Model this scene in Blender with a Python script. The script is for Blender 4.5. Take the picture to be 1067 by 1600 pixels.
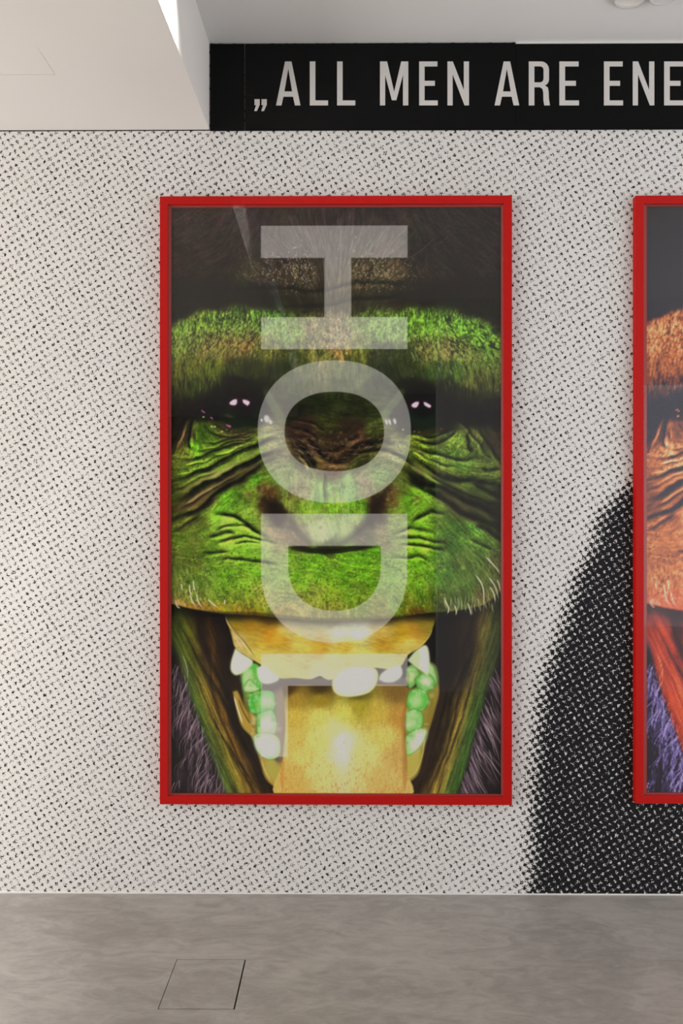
import bpy, bmesh, math, random
import numpy as np
from mathutils import Vector, Matrix

for o in list(bpy.data.objects):
    bpy.data.objects.remove(o, do_unlink=True)
scene = bpy.context.scene
C = scene.collection

# ------------------------------------------------------------------ camera
F_PX = 1067.0            # focal length in pixels of the 1067x1600 frame
CAM = Vector((0.0, -3.0, 1.65))
YAW = math.radians(0.33)
VY = 810.0               # picture row of the horizon
cam_data = bpy.data.cameras.new('camera')
cam = bpy.data.objects.new('camera', cam_data)
C.objects.link(cam)
cam.location = CAM
cam.rotation_euler = (math.pi / 2, 0, YAW)
cam_data.sensor_fit = 'HORIZONTAL'
cam_data.sensor_width = 36.0
cam_data.lens = 36.0 * F_PX / 1067.0
cam_data.shift_y = (VY - 800.0) / 1067.0
cam_data.clip_start = 0.05
scene.camera = cam

# ------------------------------------------------------------------ world, lamps, exposure
scene.view_settings.view_transform = 'Standard'
scene.view_settings.look = 'None'
scene.view_settings.gamma = 1.0
scene.view_settings.use_curve_mapping = False
scene.view_settings.exposure = 0.0
world = bpy.data.worlds.new('daylight')
scene.world = world
world.use_nodes = True
bg = world.node_tree.nodes['Background']
bg.inputs['Color'].default_value = (0.88, 0.93, 1.0, 1)
bg.inputs['Strength'].default_value = 0.6


def area_light(name, loc, target, sx, sy, power, col):
    d = bpy.data.lights.new(name, 'AREA')
    d.shape = 'RECTANGLE'
    d.size, d.size_y = sx, sy
    d.energy = power
    d.color = col
    o = bpy.data.objects.new(name, d)
    C.objects.link(o)
    o.location = loc
    o.rotation_euler = (Vector(target) - Vector(loc)).to_track_quat('-Z', 'Y').to_euler()
    return o


# an added warm fill at the left, then daylight of the right and back windows
area_light('window_fill_light', (-4.9, -2.6, 1.55), (0, -2.0, 1.6), 4.2, 2.7, 212, (1.0, 0.945, 0.895))  # added soft fill, no window known on this side
area_light('window_fill_light', (4.9, -1.9, 1.5), (0, -1.6, 1.4), 2.6, 2.6, 98, (0.94, 0.97, 1.0))
area_light('window_fill_light', (3.45, -3.52, 1.75), (3.2, 0, 1.4), 1.5, 2.3, 13, (0.93, 0.965, 1.0))


# ------------------------------------------------------------------ helpers
def P(px, py, y=0.0):
    """Where the photograph's pixel (px,py) lies on the wall-parallel plane at depth y."""
    a = (px - 533.5) / F_PX
    b = -(py - VY) / F_PX
    fx, fy = -math.sin(YAW), math.cos(YAW)
    rx, ry = math.cos(YAW), math.sin(YAW)
    dx, dy, dz = fx + a * rx, fy + a * ry, b
    t = (y - CAM.y) / dy
    return CAM.x + t * dx, CAM.z + t * dz


def PZ(px, py, z):
    """Where the pixel lies on the horizontal plane at height z."""
    a = (px - 533.5) / F_PX
    b = -(py - VY) / F_PX
    dx = -math.sin(YAW) + a * math.cos(YAW)
    dy = math.cos(YAW) + a * math.sin(YAW)
    t = (z - CAM.z) / b
    return CAM.x + t * dx, CAM.y + t * dy


def obj(name, bm, mat, parent=None, smooth=False):
    me = bpy.data.meshes.new(name)
    bm.normal_update()
    bm.to_mesh(me)
    bm.free()
    if smooth:
        for p in me.polygons:
            p.use_smooth = True
    if mat is not None:
        me.materials.append(mat)
    o = bpy.data.objects.new(name, me)
    C.objects.link(o)
    if parent is not None:
        o.parent = parent
        o.matrix_parent_inverse = Matrix.Translation(-Vector(parent.location))
    return o


def struct(name, bm, mat):
    o = obj(name, bm, mat)
    o['kind'] = 'structure'
    return o


def thing(name, label, cat, loc, group=None):
    o = bpy.data.objects.new(name, None)
    C.objects.link(o)
    o.location = loc
    o.empty_display_size = 0.1
    o['label'] = label
    o['category'] = cat
    if group:
        o['group'] = group
    return o


def box(bm, x0, x1, y0, y1, z0, z1, bevel=0.0):
    vs = [bm.verts.new((x, y, z)) for x in (x0, x1) for y in (y0, y1) for z in (z0, z1)]
    idx = [(0, 1, 3, 2), (4, 6, 7, 5), (0, 4, 5, 1), (2, 3, 7, 6), (0, 2, 6, 4), (1, 5, 7, 3)]
    fs = [bm.faces.new([vs[i] for i in f]) for f in idx]
    if bevel > 0:
        es = list({e for f in fs for e in f.edges})
        bmesh.ops.bevel(bm, geom=es, offset=bevel, segments=2, affect='EDGES', profile=0.5)
    return bm


def nbox(*a, **k):
    bm = bmesh.new()
    box(bm, *a, **k)
    bmesh.ops.recalc_face_normals(bm, faces=bm.faces)
    return bm


def prism(bm, pts_front, pts_back):
    """A closed solid between two equal polygons."""
    f = [bm.verts.new(p) for p in pts_front]
    b = [bm.verts.new(p) for p in pts_back]
    n = len(f)
    bm.faces.new(f)
    bm.faces.new(list(reversed(b)))
    for i in range(n):
        j = (i + 1) % n
        bm.faces.new((f[j], f[i], b[i], b[j]))
    bmesh.ops.recalc_face_normals(bm, faces=bm.faces)
    return bm


def disc_ring(bm, c, axis, r0, z0, r1, z1, n=48):
    """A ring surface about `axis` through c between (r0,z0) and (r1,z1)."""
    axis = Vector(axis).normalized()
    u = axis.orthogonal().normalized()
    v = axis.cross(u)
    c = Vector(c)
    A, B = [], []
    for i in range(n):
        t = 2 * math.pi * i / n
        d = u * math.cos(t) + v * math.sin(t)
        A.append(bm.verts.new(c + d * r0 + axis * z0))
        B.append(bm.verts.new(c + d * r1 + axis * z1))
    for i in range(n):
        j = (i + 1) % n
        bm.faces.new((A[i], A[j], B[j], B[i]))


def lathe(bm, c, axis, prof, n=48):
    axis = Vector(axis).normalized()
    u = axis.orthogonal().normalized()
    v = axis.cross(u)
    c = Vector(c)
    rings = []
    for r, z in prof:
        if r < 1e-6:
            rings.append([bm.verts.new(c + axis * z)])
        else:
            rings.append([bm.verts.new(c + (u * math.cos(2 * math.pi * i / n) + v * math.sin(2 * math.pi * i / n)) * r + axis * z) for i in range(n)])
    for a, b in zip(rings, rings[1:]):
        for i in range(n):
            j = (i + 1) % n
            if len(a) == 1 and len(b) == 1:
                continue
            if len(a) == 1:
                bm.faces.new((a[0], b[j], b[i]))
            elif len(b) == 1:
                bm.faces.new((a[i], a[j], b[0]))
            else:
                bm.faces.new((a[i], a[j], b[j], b[i]))
    bmesh.ops.recalc_face_normals(bm, faces=bm.faces)
    return bm


def lin(c):
    c = c / 255.0
    return c / 12.92 if c <= 0.04045 else ((c + 0.055) / 1.055) ** 2.4


def rgb(r, g, b):
    return (lin(r), lin(g), lin(b), 1.0)


# ------------------------------------------------------------------ materials
class N:
    """Small wrapper for writing node trees."""
    def __init__(self, name):
        self.m = bpy.data.materials.new(name)
        self.m.use_nodes = True
        self.t = self.m.node_tree
        self.bsdf = self.t.nodes['Principled BSDF']
        self.out = self.t.nodes['Material Output']

    def n(self, kind, **props):
        nd = self.t.nodes.new(kind)
        for k, v in props.items():
            setattr(nd, k, v)
        return nd

    def put(self, sock, v):
        if hasattr(v, 'links') or isinstance(v, bpy.types.NodeSocket):
            self.t.links.new(v, sock)
        else:
            sock.default_value = v

    def math(self, op, a, b=0.0, c=0.0, clamp=False):
        nd = self.n('ShaderNodeMath', operation=op, use_clamp=clamp)
        for i, v in enumerate((a, b, c)):
            if len(nd.inputs) > i:
                self.put(nd.inputs[i], v)
        return nd.outputs[0]

    def noise(self, vec, scale, detail=2.0, rough=0.5, dist=0.0, dims='3D'):
        nd = self.n('ShaderNodeTexNoise', noise_dimensions=dims)
        self.put(nd.inputs['Vector'], vec)
        nd.inputs['Scale'].default_value = scale
        nd.inputs['Detail'].default_value = detail
        nd.inputs['Roughness'].default_value = rough
        nd.inputs['Distortion'].default_value = dist
        return nd.outputs['Fac']

    def smooth(self, v, a, b, c=0.0, d=1.0):
        nd = self.n('ShaderNodeMapRange', interpolation_type='SMOOTHSTEP')
        for k, x in zip(('Value', 'From Min', 'From Max', 'To Min', 'To Max'), (v, a, b, c, d)):
            self.put(nd.inputs[k], x)
        return nd.outputs['Result']

    def mix(self, fac, a, b, blend='MIX'):
        nd = self.n('ShaderNodeMix', data_type='RGBA', blend_type=blend)
        self.put(nd.inputs[0], fac)
        self.put(nd.inputs[6], a)
        self.put(nd.inputs[7], b)
        return nd.outputs[2]

    def mapping(self, vec, scale=(1, 1, 1), rot=(0, 0, 0), loc=(0, 0, 0)):
        nd = self.n('ShaderNodeMapping')
        self.put(nd.inputs['Vector'], vec)
        nd.inputs['Scale'].default_value = scale
        nd.inputs['Rotation'].default_value = rot
        nd.inputs['Location'].default_value = loc
        return nd.outputs[0]

    def coord(self, which='Object'):
        return self.n('ShaderNodeTexCoord').outputs[which]

    def bump(self, h, strength, dist):
        nd = self.n('ShaderNodeBump')
        self.put(nd.inputs['Height'], h)
        nd.inputs['Strength'].default_value = strength
        nd.inputs['Distance'].default_value = dist
        self.t.links.new(nd.outputs[0], self.bsdf.inputs['Normal'])

    def set(self, col=None, rough=0.5, spec=0.5, metal=0.0):
        if col is not None:
            self.put(self.bsdf.inputs['Base Color'], col)
        self.put(self.bsdf.inputs['Roughness'], rough)
        self.bsdf.inputs['Specular IOR Level'].default_value = spec
        self.bsdf.inputs['Metallic'].default_value = metal
        return self.m


def plaster(name, col, amt=0.03):
    k = N(name)
    v = k.coord()
    f = k.noise(v, 2.5, 4, 0.55)
    c2 = tuple(x * (1 - amt * 2) for x in col[:3]) + (1,)
    k.bump(k.noise(v, 180, 2, 0.5), 0.06, 0.002)
    return k.set(k.mix(f, c2, col), 0.85, 0.25)


M_WHITE = plaster('white_paint', (0.80, 0.79, 0.775, 1))
M_SOFFIT = plaster('warm_white_paint', (0.80, 0.77, 0.735, 1))
M_GREY = plaster('grey_paint', (0.36, 0.36, 0.37, 1))
M_DARK = plaster('dark_paint', (0.10, 0.10, 0.105, 1))


def halftone_material():
    k = N('halftone_wallpaper')
    pos = k.coord()
    # two wobbling lattice axes, ten picture pixels apart
    warp = k.n('ShaderNodeTexNoise', noise_dimensions='3D')
    k.put(warp.inputs['Vector'], pos)
    warp.inputs['Scale'].default_value = 55.0
    warp.inputs['Detail'].default_value = 1.0
    off = k.n('ShaderNodeVectorMath', operation='SUBTRACT')
    k.put(off.inputs[0], warp.outputs['Color'])
    off.inputs[1].default_value = (0.5, 0.5, 0.5)
    sc = k.n('ShaderNodeVectorMath', operation='SCALE')
    k.put(sc.inputs[0], off.outputs[0])
    sc.inputs['Scale'].default_value = 0.0105
    add = k.n('ShaderNodeVectorMath', operation='ADD')
    k.put(add.inputs[0], pos)
    k.put(add.inputs[1], sc.outputs[0])
    sep = k.n('ShaderNodeSeparateXYZ')
    k.put(sep.inputs[0], add.outputs[0])
    x, z = sep.outputs['X'], sep.outputs['Z']
    pitch = 10.0 / 355.67
    ang = math.radians(31.8)
    ca, sa = math.cos(ang), math.sin(ang)
    w = 2 * math.pi / pitch
    ox, oz = P(156, 657.5)
    xr, zr = k.math('SUBTRACT', x, ox), k.math('SUBTRACT', z, oz)
    u = k.math('ADD', k.math('MULTIPLY', xr, ca * w), k.math('MULTIPLY', zr, sa * w))
    v = k.math('ADD', k.math('MULTIPLY', xr, sa * w), k.math('MULTIPLY', zr, -ca * w))
    lat = k.math('MULTIPLY', k.math('ADD', k.math('COSINE', u), k.math('COSINE', v)), 0.5)
    fine = k.noise(pos, 215.0, 1.5, 0.6)
    vor = k.n('ShaderNodeTexVoronoi', feature='F1', distance='EUCLIDEAN')
    k.put(vor.inputs['Vector'], pos)
    vor.inputs['Scale'].default_value = 190.0
    vs = k.math('SUBTRACT', vor.outputs['Distance'], 0.48)
    med = k.noise(pos, 105.0, 1.0, 0.5)
    val = k.math('ADD', lat, k.math('MULTIPLY', k.math('SUBTRACT', fine, 0.5), 4.4))
    val = k.math('ADD', val, k.math('MULTIPLY', k.math('SUBTRACT', med, 0.5), 1.9))
    val = k.math('ADD', val, k.math('MULTIPLY', vs, 0.9))
    # the big dark figure printed on the paper: its left outline as a function of height
    sp = k.n('ShaderNodeSeparateXYZ')
    k.put(sp.inputs[0], pos)
    curve = k.n('ShaderNodeFloatCurve')
    pts = [(1400, 824), (1346, 827), (1292, 830), (1211, 832), (1130, 839), (1076, 847), (1023, 861),
           (969, 881), (904, 899), (850, 925), (805, 938), (783, 957), (751, 988), (715, 1030), (660, 1130), (600, 1400)]
    z_lo, z_hi = P(533, 1400)[1], P(533, 600)[1]
    x_lo, x_hi = P(800, 810)[0], P(1400, 810)[0]
    cm = curve.mapping.curves[0]
    norm = [((P(533, py)[1] - z_lo) / (z_hi - z_lo), (P(px, 810)[0] - x_lo) / (x_hi - x_lo)) for py, px in pts]
    cm.points[0].location = norm[0]
    cm.points[1].location = norm[-1]
    for q in norm[1:-1]:
        cm.points.new(*q)
    for q in cm.points:
        q.handle_type = 'AUTO_CLAMPED'
    curve.mapping.update()
    zn = k.n('ShaderNodeMapRange')
    k.put(zn.inputs['Value'], sp.outputs['Z'])
    zn.inputs['From Min'].default_value = z_lo
    zn.inputs['From Max'].default_value = z_hi
    k.put(curve.inputs['Value'], zn.outputs['Result'])
    xb = k.math('ADD', k.math('MULTIPLY', curve.outputs['Value'], x_hi - x_lo), x_lo)
    wob = k.math('MULTIPLY', k.math('SUBTRACT', k.noise(pos, 22, 2, 0.5), 0.5), 0.05)
    dist = k.math('ADD', k.math('SUBTRACT', sp.outputs['X'], xb), wob)
    thr = k.smooth(dist, -0.075, 0.085, 0.71, -0.86)
    band = k.smooth(dist, -0.02, 0.02, 0.0, 1.0)
    ink = k.smooth(k.math('SUBTRACT', val, thr), -0.10, 0.10)
    paper = k.mix(k.noise(pos, 3.0, 3, 0.5), (0.755, 0.735, 0.715, 1), (0.785, 0.77, 0.755, 1))
    inkc = k.mix(band, rgb(34, 31, 29), rgb(24, 24, 28))
    return k.set(k.mix(ink, paper, inkc), 0.8, 0.2)


M_HALF = halftone_material()


def floor_material():
    k = N('polished_screed')
    v = k.coord()
    big = k.noise(k.mapping(v, (0.8, 1.3, 1)), 1.7, 5, 0.6, 1.2)
    mid = k.noise(k.mapping(v, (1.2, 3.0, 1), (0, 0, 0.25)), 4.5, 5, 0.62, 1.6)
    fin = k.noise(k.mapping(v, (6, 22, 1), (0, 0, 0.45)), 5.0, 4, 0.65, 0.6)
    f = k.math('ADD', k.math('MULTIPLY', big, 0.45), k.math('ADD', k.math('MULTIPLY', mid, 0.45), k.math('MULTIPLY', fin, 0.16)))
    f = k.smooth(f, 0.38, 0.68)
    warm = k.mix(k.noise(v, 0.9, 2, 0.5), (0.272, 0.246, 0.222, 1), (0.262, 0.243, 0.230, 1))
    pale = (0.40, 0.372, 0.345, 1)
    col = k.mix(f, warm, pale)
    k.bump(k.noise(v, 60, 3, 0.6), 0.04, 0.002)
    rough = k.math('ADD', k.math('MULTIPLY', mid, 0.2), 0.38)
    return k.set(col, rough, 0.4)


M_FLOOR = floor_material()


def lacquer(name, col, rough=0.35):
    k = N(name)
    v = k.coord()
    f = k.noise(v, 40, 2, 0.5)
    c2 = tuple(x * 0.93 for x in col[:3]) + (1,)
    return k.set(k.mix(f, c2, col), rough, 0.4)


M_RED = lacquer('red_lacquer', (0.50, 0.0085, 0.0065, 1), 0.5)
M_RED.node_tree.nodes['Principled BSDF'].inputs['Specular IOR Level'].default_value = 0.16
M_RED2 = lacquer('red_spacer', (0.40, 0.018, 0.014, 1), 0.5)
M_BLACK = lacquer('black_board', (0.0036, 0.0036, 0.0038, 1), 0.6)
M_LETTER = lacquer('pale_vinyl', (0.68, 0.66, 0.64, 1), 0.6)
M_GAP = lacquer('dark_gap', (0.03, 0.027, 0.025, 1), 0.9)
M_BLACK.node_tree.nodes['Principled BSDF'].inputs['Specular IOR Level'].default_value = 0.1


def glass_material():
    k = N('clear_glazing')
    tr = k.n('ShaderNodeBsdfTransparent')
    tr.inputs['Color'].default_value = (0.97, 0.975, 0.97, 1)
    gl = k.n('ShaderNodeBsdfGlossy')
    gl.inputs['Roughness'].default_value = 0.02
    fr = k.n('ShaderNodeFresnel')
    fr.inputs['IOR'].default_value = 1.5
    mx = k.n('ShaderNodeMixShader')
    geo = k.n('ShaderNodeNewGeometry')
    # both faces of the thin pane count once, on the side the ray comes from
    k.put(mx.inputs[0], k.math('MULTIPLY', k.math('MULTIPLY', fr.outputs[0], 1.2), k.math('SUBTRACT', 1.0, geo.outputs['Backfacing'])))
    k.t.links.new(tr.outputs[0], mx.inputs[1])
    k.t.links.new(gl.outputs[0], mx.inputs[2])
    k.t.links.new(mx.outputs[0], k.out.inputs['Surface'])
    return k.m


M_GLASS = glass_material()


def metal(name, col, rough):
    k = N(name)
    f = k.noise(k.coord(), 80, 2, 0.5)
    return k.set(col, k.math('ADD', k.math('MULTIPLY', f, 0.1), rough), 0.5, 0.35)


M_CHROME = metal('satin_reflector', (0.93, 0.92, 0.87, 1), 0.42)
M_TRIM = plaster('lamp_trim_paint', (0.62, 0.61, 0.60, 1))


def print_material(name):
    k = N(name)
    a = k.n('ShaderNodeVertexColor', layer_name='ink')
    g = k.noise(k.coord(), 900, 2, 0.6)
    amt = k.math('ADD', k.math('MULTIPLY', k.math('SUBTRACT', g, 0.5), 0.5), 1.0)
    comb = k.n('ShaderNodeCombineColor')
    for i in range(3):
        k.put(comb.inputs[i], amt)
    col = k.mix(1.0, a.outputs['Color'], comb.outputs[0], 'MULTIPLY')
    return k.set(col, 0.5, 0.2)


# ------------------------------------------------------------------ the room
Z_LOW = P(200, 203.5)[1]         # underside of the dropped ceiling
Z_UP = P(600, 67)[1]             # upper ceiling
X_SOF = P(327.2, 135)[0]         # where the dropped ceiling's side meets the wall
XL, XR, YB = -5.0, 5.0, -8.5

bm = nbox(XL - 0.2, XR + 0.2, 0.0, 0.25, 0.0, Z_UP + 0.2)
struct('wall_front', bm, M_HALF)

# floor with the opening of the service hatch
zf = 0.0
hx = [PZ(274.8, 1499.5, 0)[0], PZ(383.6, 1499.5, 0)[0], PZ(367.6, 1577, 0)[0], PZ(247.0, 1577, 0)[0]]
HX0, HX1 = (hx[0] + hx[3]) / 2, (hx[1] + hx[2]) / 2
HY1, HY0 = PZ(320, 1499.0, 0)[1], PZ(310, 1577.2, 0)[1]
bm = bmesh.new()
xs, ys = [XL, HX0, HX1, XR], [YB, HY0, HY1, 0.0]
grid = [[bm.verts.new((x, y, zf)) for y in ys] for x in xs]
for i in range(3):
    for j in range(3):
        if (i, j) != (1, 1):
            bm.faces.new((grid[i][j], grid[i + 1][j], grid[i + 1][j + 1], grid[i][j + 1]))
ring = [grid[1][1], grid[2][1], grid[2][2], grid[1][2]]
low = [bm.verts.new((v.co.x, v.co.y, -0.05)) for v in ring]
for i in range(4):
    j = (i + 1) % 4
    bm.faces.new((ring[i], ring[j], low[j], low[i]))
bm.faces.new(low)
struct('floor', bm, M_FLOOR)

hatch = thing('floor_hatch', 'square screed-filled service hatch let into the grey floor in front of the wall', 'hatch',
              ((HX0 + HX1) / 2, (HY0 + HY1) / 2, -0.05))
obj('cover_panel', nbox(HX0 + 0.0022, HX1 - 0.0055, HY0 + 0.0045, HY1 - 0.0012, -0.046, -0.0006, bevel=0.0008), M_FLOOR, hatch)
bm = bmesh.new()
for a in ((HX0 + 0.0002, HX1 - 0.0002, HY0 + 0.0002, HY0 + 0.0025), (HX0 + 0.0002, HX0 + 0.0016, HY0 + 0.003, HY1 - 0.0005),
          (HX1 - 0.0028, HX1 - 0.0002, HY0 + 0.003, HY1 - 0.0005)):
    box(bm, a[0], a[1], a[2], a[3], -0.0495, -0.012)  # dark strips laid inside the gap round the cover
bmesh.ops.recalc_face_normals(bm, faces=bm.faces)
f = obj('gap_strips', bm, M_GAP, hatch)
f['label'] = 'dark strips in the gap'

# upper ceiling with two round openings, dropped ceiling, walls
bm = nbox(X_SOF - 0.02, XR, YB, 0.0, Z_UP, Z_UP + 0.2)
struct('ceiling', bm, M_WHITE)

# dropped ceiling: its right side runs very slightly off square, as in the photograph
def xe(y):
    return X_SOF + y * 0.024


CX1, CY1 = PZ(86.5, 116.7, Z_LOW)
CX0, CY0 = CX1 - 0.6, CY1 - 0.6
bm = bmesh.new()
ys = [0.0, CY1, CY0, YB]
cols = [[bm.verts.new((x if x is not None else xe(y), y, Z_LOW)) for y in ys] for x in (XL, CX0, CX1, None)]
for i in range(3):
    for j in range(3):
        if (i, j) != (1, 1):
            bm.faces.new((cols[i][j], cols[i + 1][j], cols[i + 1][j + 1], cols[i][j + 1]))
ring = [cols[1][1], cols[2][1], cols[2][2], cols[1][2]]
up = [bm.verts.new((v.co.x, v.co.y, Z_LOW + 0.02)) for v in ring]
for i in range(4):
    j = (i + 1) % 4
    bm.faces.new((ring[i], ring[j], up[j], up[i]))
bm.faces.new(up)
top = [bm.verts.new((x, y, Z_UP + 0.02)) for x, y in ((XL, 0), (xe(0), 0), (xe(YB), YB), (XL, YB))]
bm.faces.new(top)
bm.faces.new([c for c in cols[3]] + [top[2], top[1]])
bm.faces.new([c for c in cols[0]] + [top[3], top[0]])
bm.faces.new([c[0] for c in cols] + [top[1], top[0]])
bm.faces.new([c[3] for c in cols] + [top[2], top[3]])
bmesh.ops.recalc_face_normals(bm, faces=bm.faces)
struct('ceiling_dropped', bm, M_SOFFIT)
ch = thing('ceiling_hatch', 'flush square access panel with a hairline joint in the dropped cream ceiling', 'hatch',
           ((CX0 + CX1) / 2, (CY0 + CY1) / 2, Z_LOW + 0.019))
bm = bmesh.new()
q = [(CX0 + 0.001, CY0 + 0.0003), (CX1 - 0.0002, CY0 + 0.0003), (CX1 - 0.0002, CY1 - 0.16), (CX1 - 0.0017, CY1 - 0.11), (CX1 - 0.0017, CY1 - 0.0014), (CX0 + 0.001, CY1 - 0.0014)]
prism(bm, [(x, y, Z_LOW + 0.0003) for x, y in q], [(x, y, Z_LOW + 0.0195) for x, y in q])
obj('cover_panel', bm, M_SOFFIT, ch)

# the rest of the room, behind and beside the camera
struct('wall_left', nbox(XL - 0.2, XL, YB, 0, 0, 0.2), M_WHITE)
struct('wall_left', nbox(XL - 0.2, XL, YB, 0, 2.95, Z_UP), M_WHITE)
struct('wall_left', nbox(XL - 0.2, XL, -0.4, 0, 0.2, 2.95), M_WHITE)  # opening cut towards the front wall for the added left fill
struct('wall_left', nbox(XL - 0.2, XL, YB, -4.8, 0.2, 2.95), M_WHITE)
struct('wall_right', nbox(XR, XR + 0.2, YB, 0, 0, 0.15), M_WHITE)
struct('wall_right', nbox(XR, XR + 0.2, YB, 0, 2.85, Z_UP), M_WHITE)
struct('wall_right', nbox(XR, XR + 0.2, -0.55, 0, 0.15, 2.85), M_WHITE)
struct('wall_right', nbox(XR, XR + 0.2, YB, -3.25, 0.15, 2.85), M_WHITE)
struct('wall_back', nbox(XL - 0.2, XR + 0.2, YB - 0.2, YB, 0, Z_UP + 0.2), M_DARK)
# partition just behind the camera with a window in it
PX0, PY = 0.876, -3.56
struct('wall_partition', nbox(PX0, 2.7, PY - 0.12, PY, 0, Z_UP), M_WHITE)
struct('wall_partition', nbox(4.2, XR, PY - 0.12, PY, 0, Z_UP), M_WHITE)
struct('wall_partition', nbox(2.7, 4.2, PY - 0.12, PY, 0, 0.6), M_WHITE)
struct('wall_partition', nbox(2.7, 4.2, PY - 0.12, PY, 2.9, Z_UP), M_WHITE)

# thin white foot of the wall and a black strip standing in for the shadow gap under the dropped ceiling
struct('baseboard_front', nbox(XL, XR, -0.003, 0.0, 0.0, 0.0055), M_WHITE)
struct('trim_2', nbox(P(805.6, 68)[0], XR, -0.003, 0.0, P(600, 71)[1], Z_UP), M_WHITE)
struct('shadow_gap_strip', nbox(XL, X_SOF, -0.002, 0.0, Z_LOW - 0.0032, Z_LOW), M_BLACK)

# ------------------------------------------------------------------ slogan board
T = 0.006
sb = thing('slogan_board', 'long black board over the spotted wall with pale condensed capital letters', 'sign',
           (P(600, 135)[0], 0.0, P(600, 203.2)[1]))
zb = P(600, 203.0, -T)[1]
for xa, xb_, top_, nm in ((328.0, 381.8, 67.3, 'panel'), (382.6, 805.4, 67.3, 'panel'), (805.8, 2300.0, 69.3, 'panel')):
    x0, x1 = P(xa, 135, -T)[0], P(xb_, 135, -T)[0]
    obj(nm, nbox(x0, x1, -T, -0.0002, zb, P(600, top_, -T)[1], bevel=0.0006), M_BLACK, sb)


def letter_outlines():
    """Condensed capitals in a unit of pixels: y down, cap height 0..68."""
    s, h = 8.6, 68.0
    b = 7.6
    L = {}
    L['L'] = ([[(0, 0), (s, 0), (s, h - b), (28.2, h - b), (28.2, h), (0, h)]], 28.2)
    L['E'] = ([[(0, 0), (29, 0), (29, b), (s, b), (s, 30.0), (25, 30.0), (25, 37.6), (s, 37.6), (s, h - b), (29.6, h - b), (29.6, h), (0, h)]], 29.6)
    L['N'] = ([[(0, 0), (8.2, 0), (25.2, 44), (25.2, 0), (33.2, 0), (33.2, h), (26.4, h), (8.0, 20), (8.0, h), (0, h)]], 33.2)
    L['M'] = ([[(0, 0), (11.0, 0), (21.9, 47), (32.8, 0), (43.8, 0), (43.8, h), (35.6, h), (35.6, 20.5), (25.4, h - 8), (18.4, h - 8), (8.0, 20.5), (8.0, h), (0, h)]], 43.8)
    L['A'] = ([[(14.0, 0), (24.0, 0), (38.0, h), (29.4, h), (26.4, h - 13.5), (11.4, h - 13.5), (8.4, h), (0, h)],
               [(19.0, 11.0), (12.9, h - 21.5), (25.0, h - 21.5)]], 38.0)
    out = [(0, 0), (16, 0)]
    for i in range(9):
        t = math.pi / 2 * i / 8
        out.append((19 + 12.2 * math.sin(t), 13 - 13 * math.cos(t)))
    for i in range(8):
        t = math.pi / 2 * (i + 1) / 8
        out.append((24.4 + 6.8 * math.cos(t), 27 + 9.5 * math.sin(t)))
    out += [(31.0, 46)] if False else []
    out += [(29.4, 40.5), (30.6, 46.5), (31.0, 58), (32.6, h), (24.0, h), (22.6, 60), (22.4, 48), (21.0, 42.2), (17.2, 39.8), (s, 39.8), (s, h), (0, h)]
    hole = [(s, 7.4), (15, 7.4)]
    for i in range(7):
        t = math.pi / 2 * i / 6
        hole.append((17.4 + 5.4 * math.sin(t), 13 - 5.6 * math.cos(t)))
    for i in range(7):
        t = math.pi / 2 * i / 6
        hole.append((17.4 + 5.4 * math.cos(t), 26.2 + 6.2 * math.sin(t)))
    hole += [(s, 32.4)]
    L['R'] = ([out, hole], 32.6)
    return L


def filled(name, loops, y0, thick, to_world, mat, parent):
    """Flat cut-out letter: outline loops (holes included) filled and given thickness."""
    cu = bpy.data.curves.new(name, 'CURVE')
    cu.dimensions = '2D'
    cu.fill_mode = 'BOTH'
    for lp in loops:
        sp = cu.splines.new('POLY')
        sp.points.add(len(lp) - 1)
        for q, p in zip(sp.points, lp):
            w = to_world(*p)
            q.co = (w[0], w[1], 0, 1)
        sp.use_cyclic_u = True
    cu.extrude = thick / 2
    tmp = bpy.data.objects.new(name, cu)
    C.objects.link(tmp)
    dg = bpy.context.evaluated_depsgraph_get()
    me = bpy.data.meshes.new_from_object(tmp.evaluated_get(dg))
    bpy.data.objects.remove(tmp, do_unlink=True)
    bpy.data.curves.remove(cu)
    me.transform(Matrix.Translation((0, y0 - thick / 2, 0)) @ Matrix.Rotation(math.pi / 2, 4, 'X'))
    me.name = name
    me.materials.clear()
    me.materials.append(mat)
    o = bpy.data.objects.new(name, me)
    C.objects.link(o)
    o.parent = parent
    o.matrix_parent_inverse = Matrix.Translation(-Vector(parent.location))
    return o


LET = letter_outlines()
line = [('A', 431.3, 469.4), ('L', 484.0, 512.5), ('L', 526.6, 555.0), ('M', 593.6, 637.8), ('E', 654.8, 683.8),
        ('N', 699.0, 732.6), ('A', 772.6, 811.0), ('R', 826.0, 859.0), ('E', 873.8, 904.4), ('E', 943.4, 973.2),
        ('N', 988.4, 1022.0), ('E', 1037.4, 1067.6)]
for ch_, xa, xb_ in line:
    loops, wd = LET[ch_]
    k_ = (xb_ - xa) / wd
    filled('letter', loops, -T - 0.0001, 0.0012, lambda u, v, xa=xa, k_=k_: P(xa + u * k_, 96.3 + v * (164.8 - 96.3) / 68.0, -T), M_LETTER, sb)
for xa in (397.6, 408.6):
    filled('quotation_mark', [[(xa, 155.2), (xa + 8.2, 155.2), (xa + 8.2, 163.6), (xa + 3.8, 173.6), (xa - 0.4, 173.6), (xa + 2.6, 164.4), (xa, 164.4)]],
           -T - 0.0001, 0.0012, lambda u, v: P(u, v, -T), M_LETTER, sb)

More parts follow.
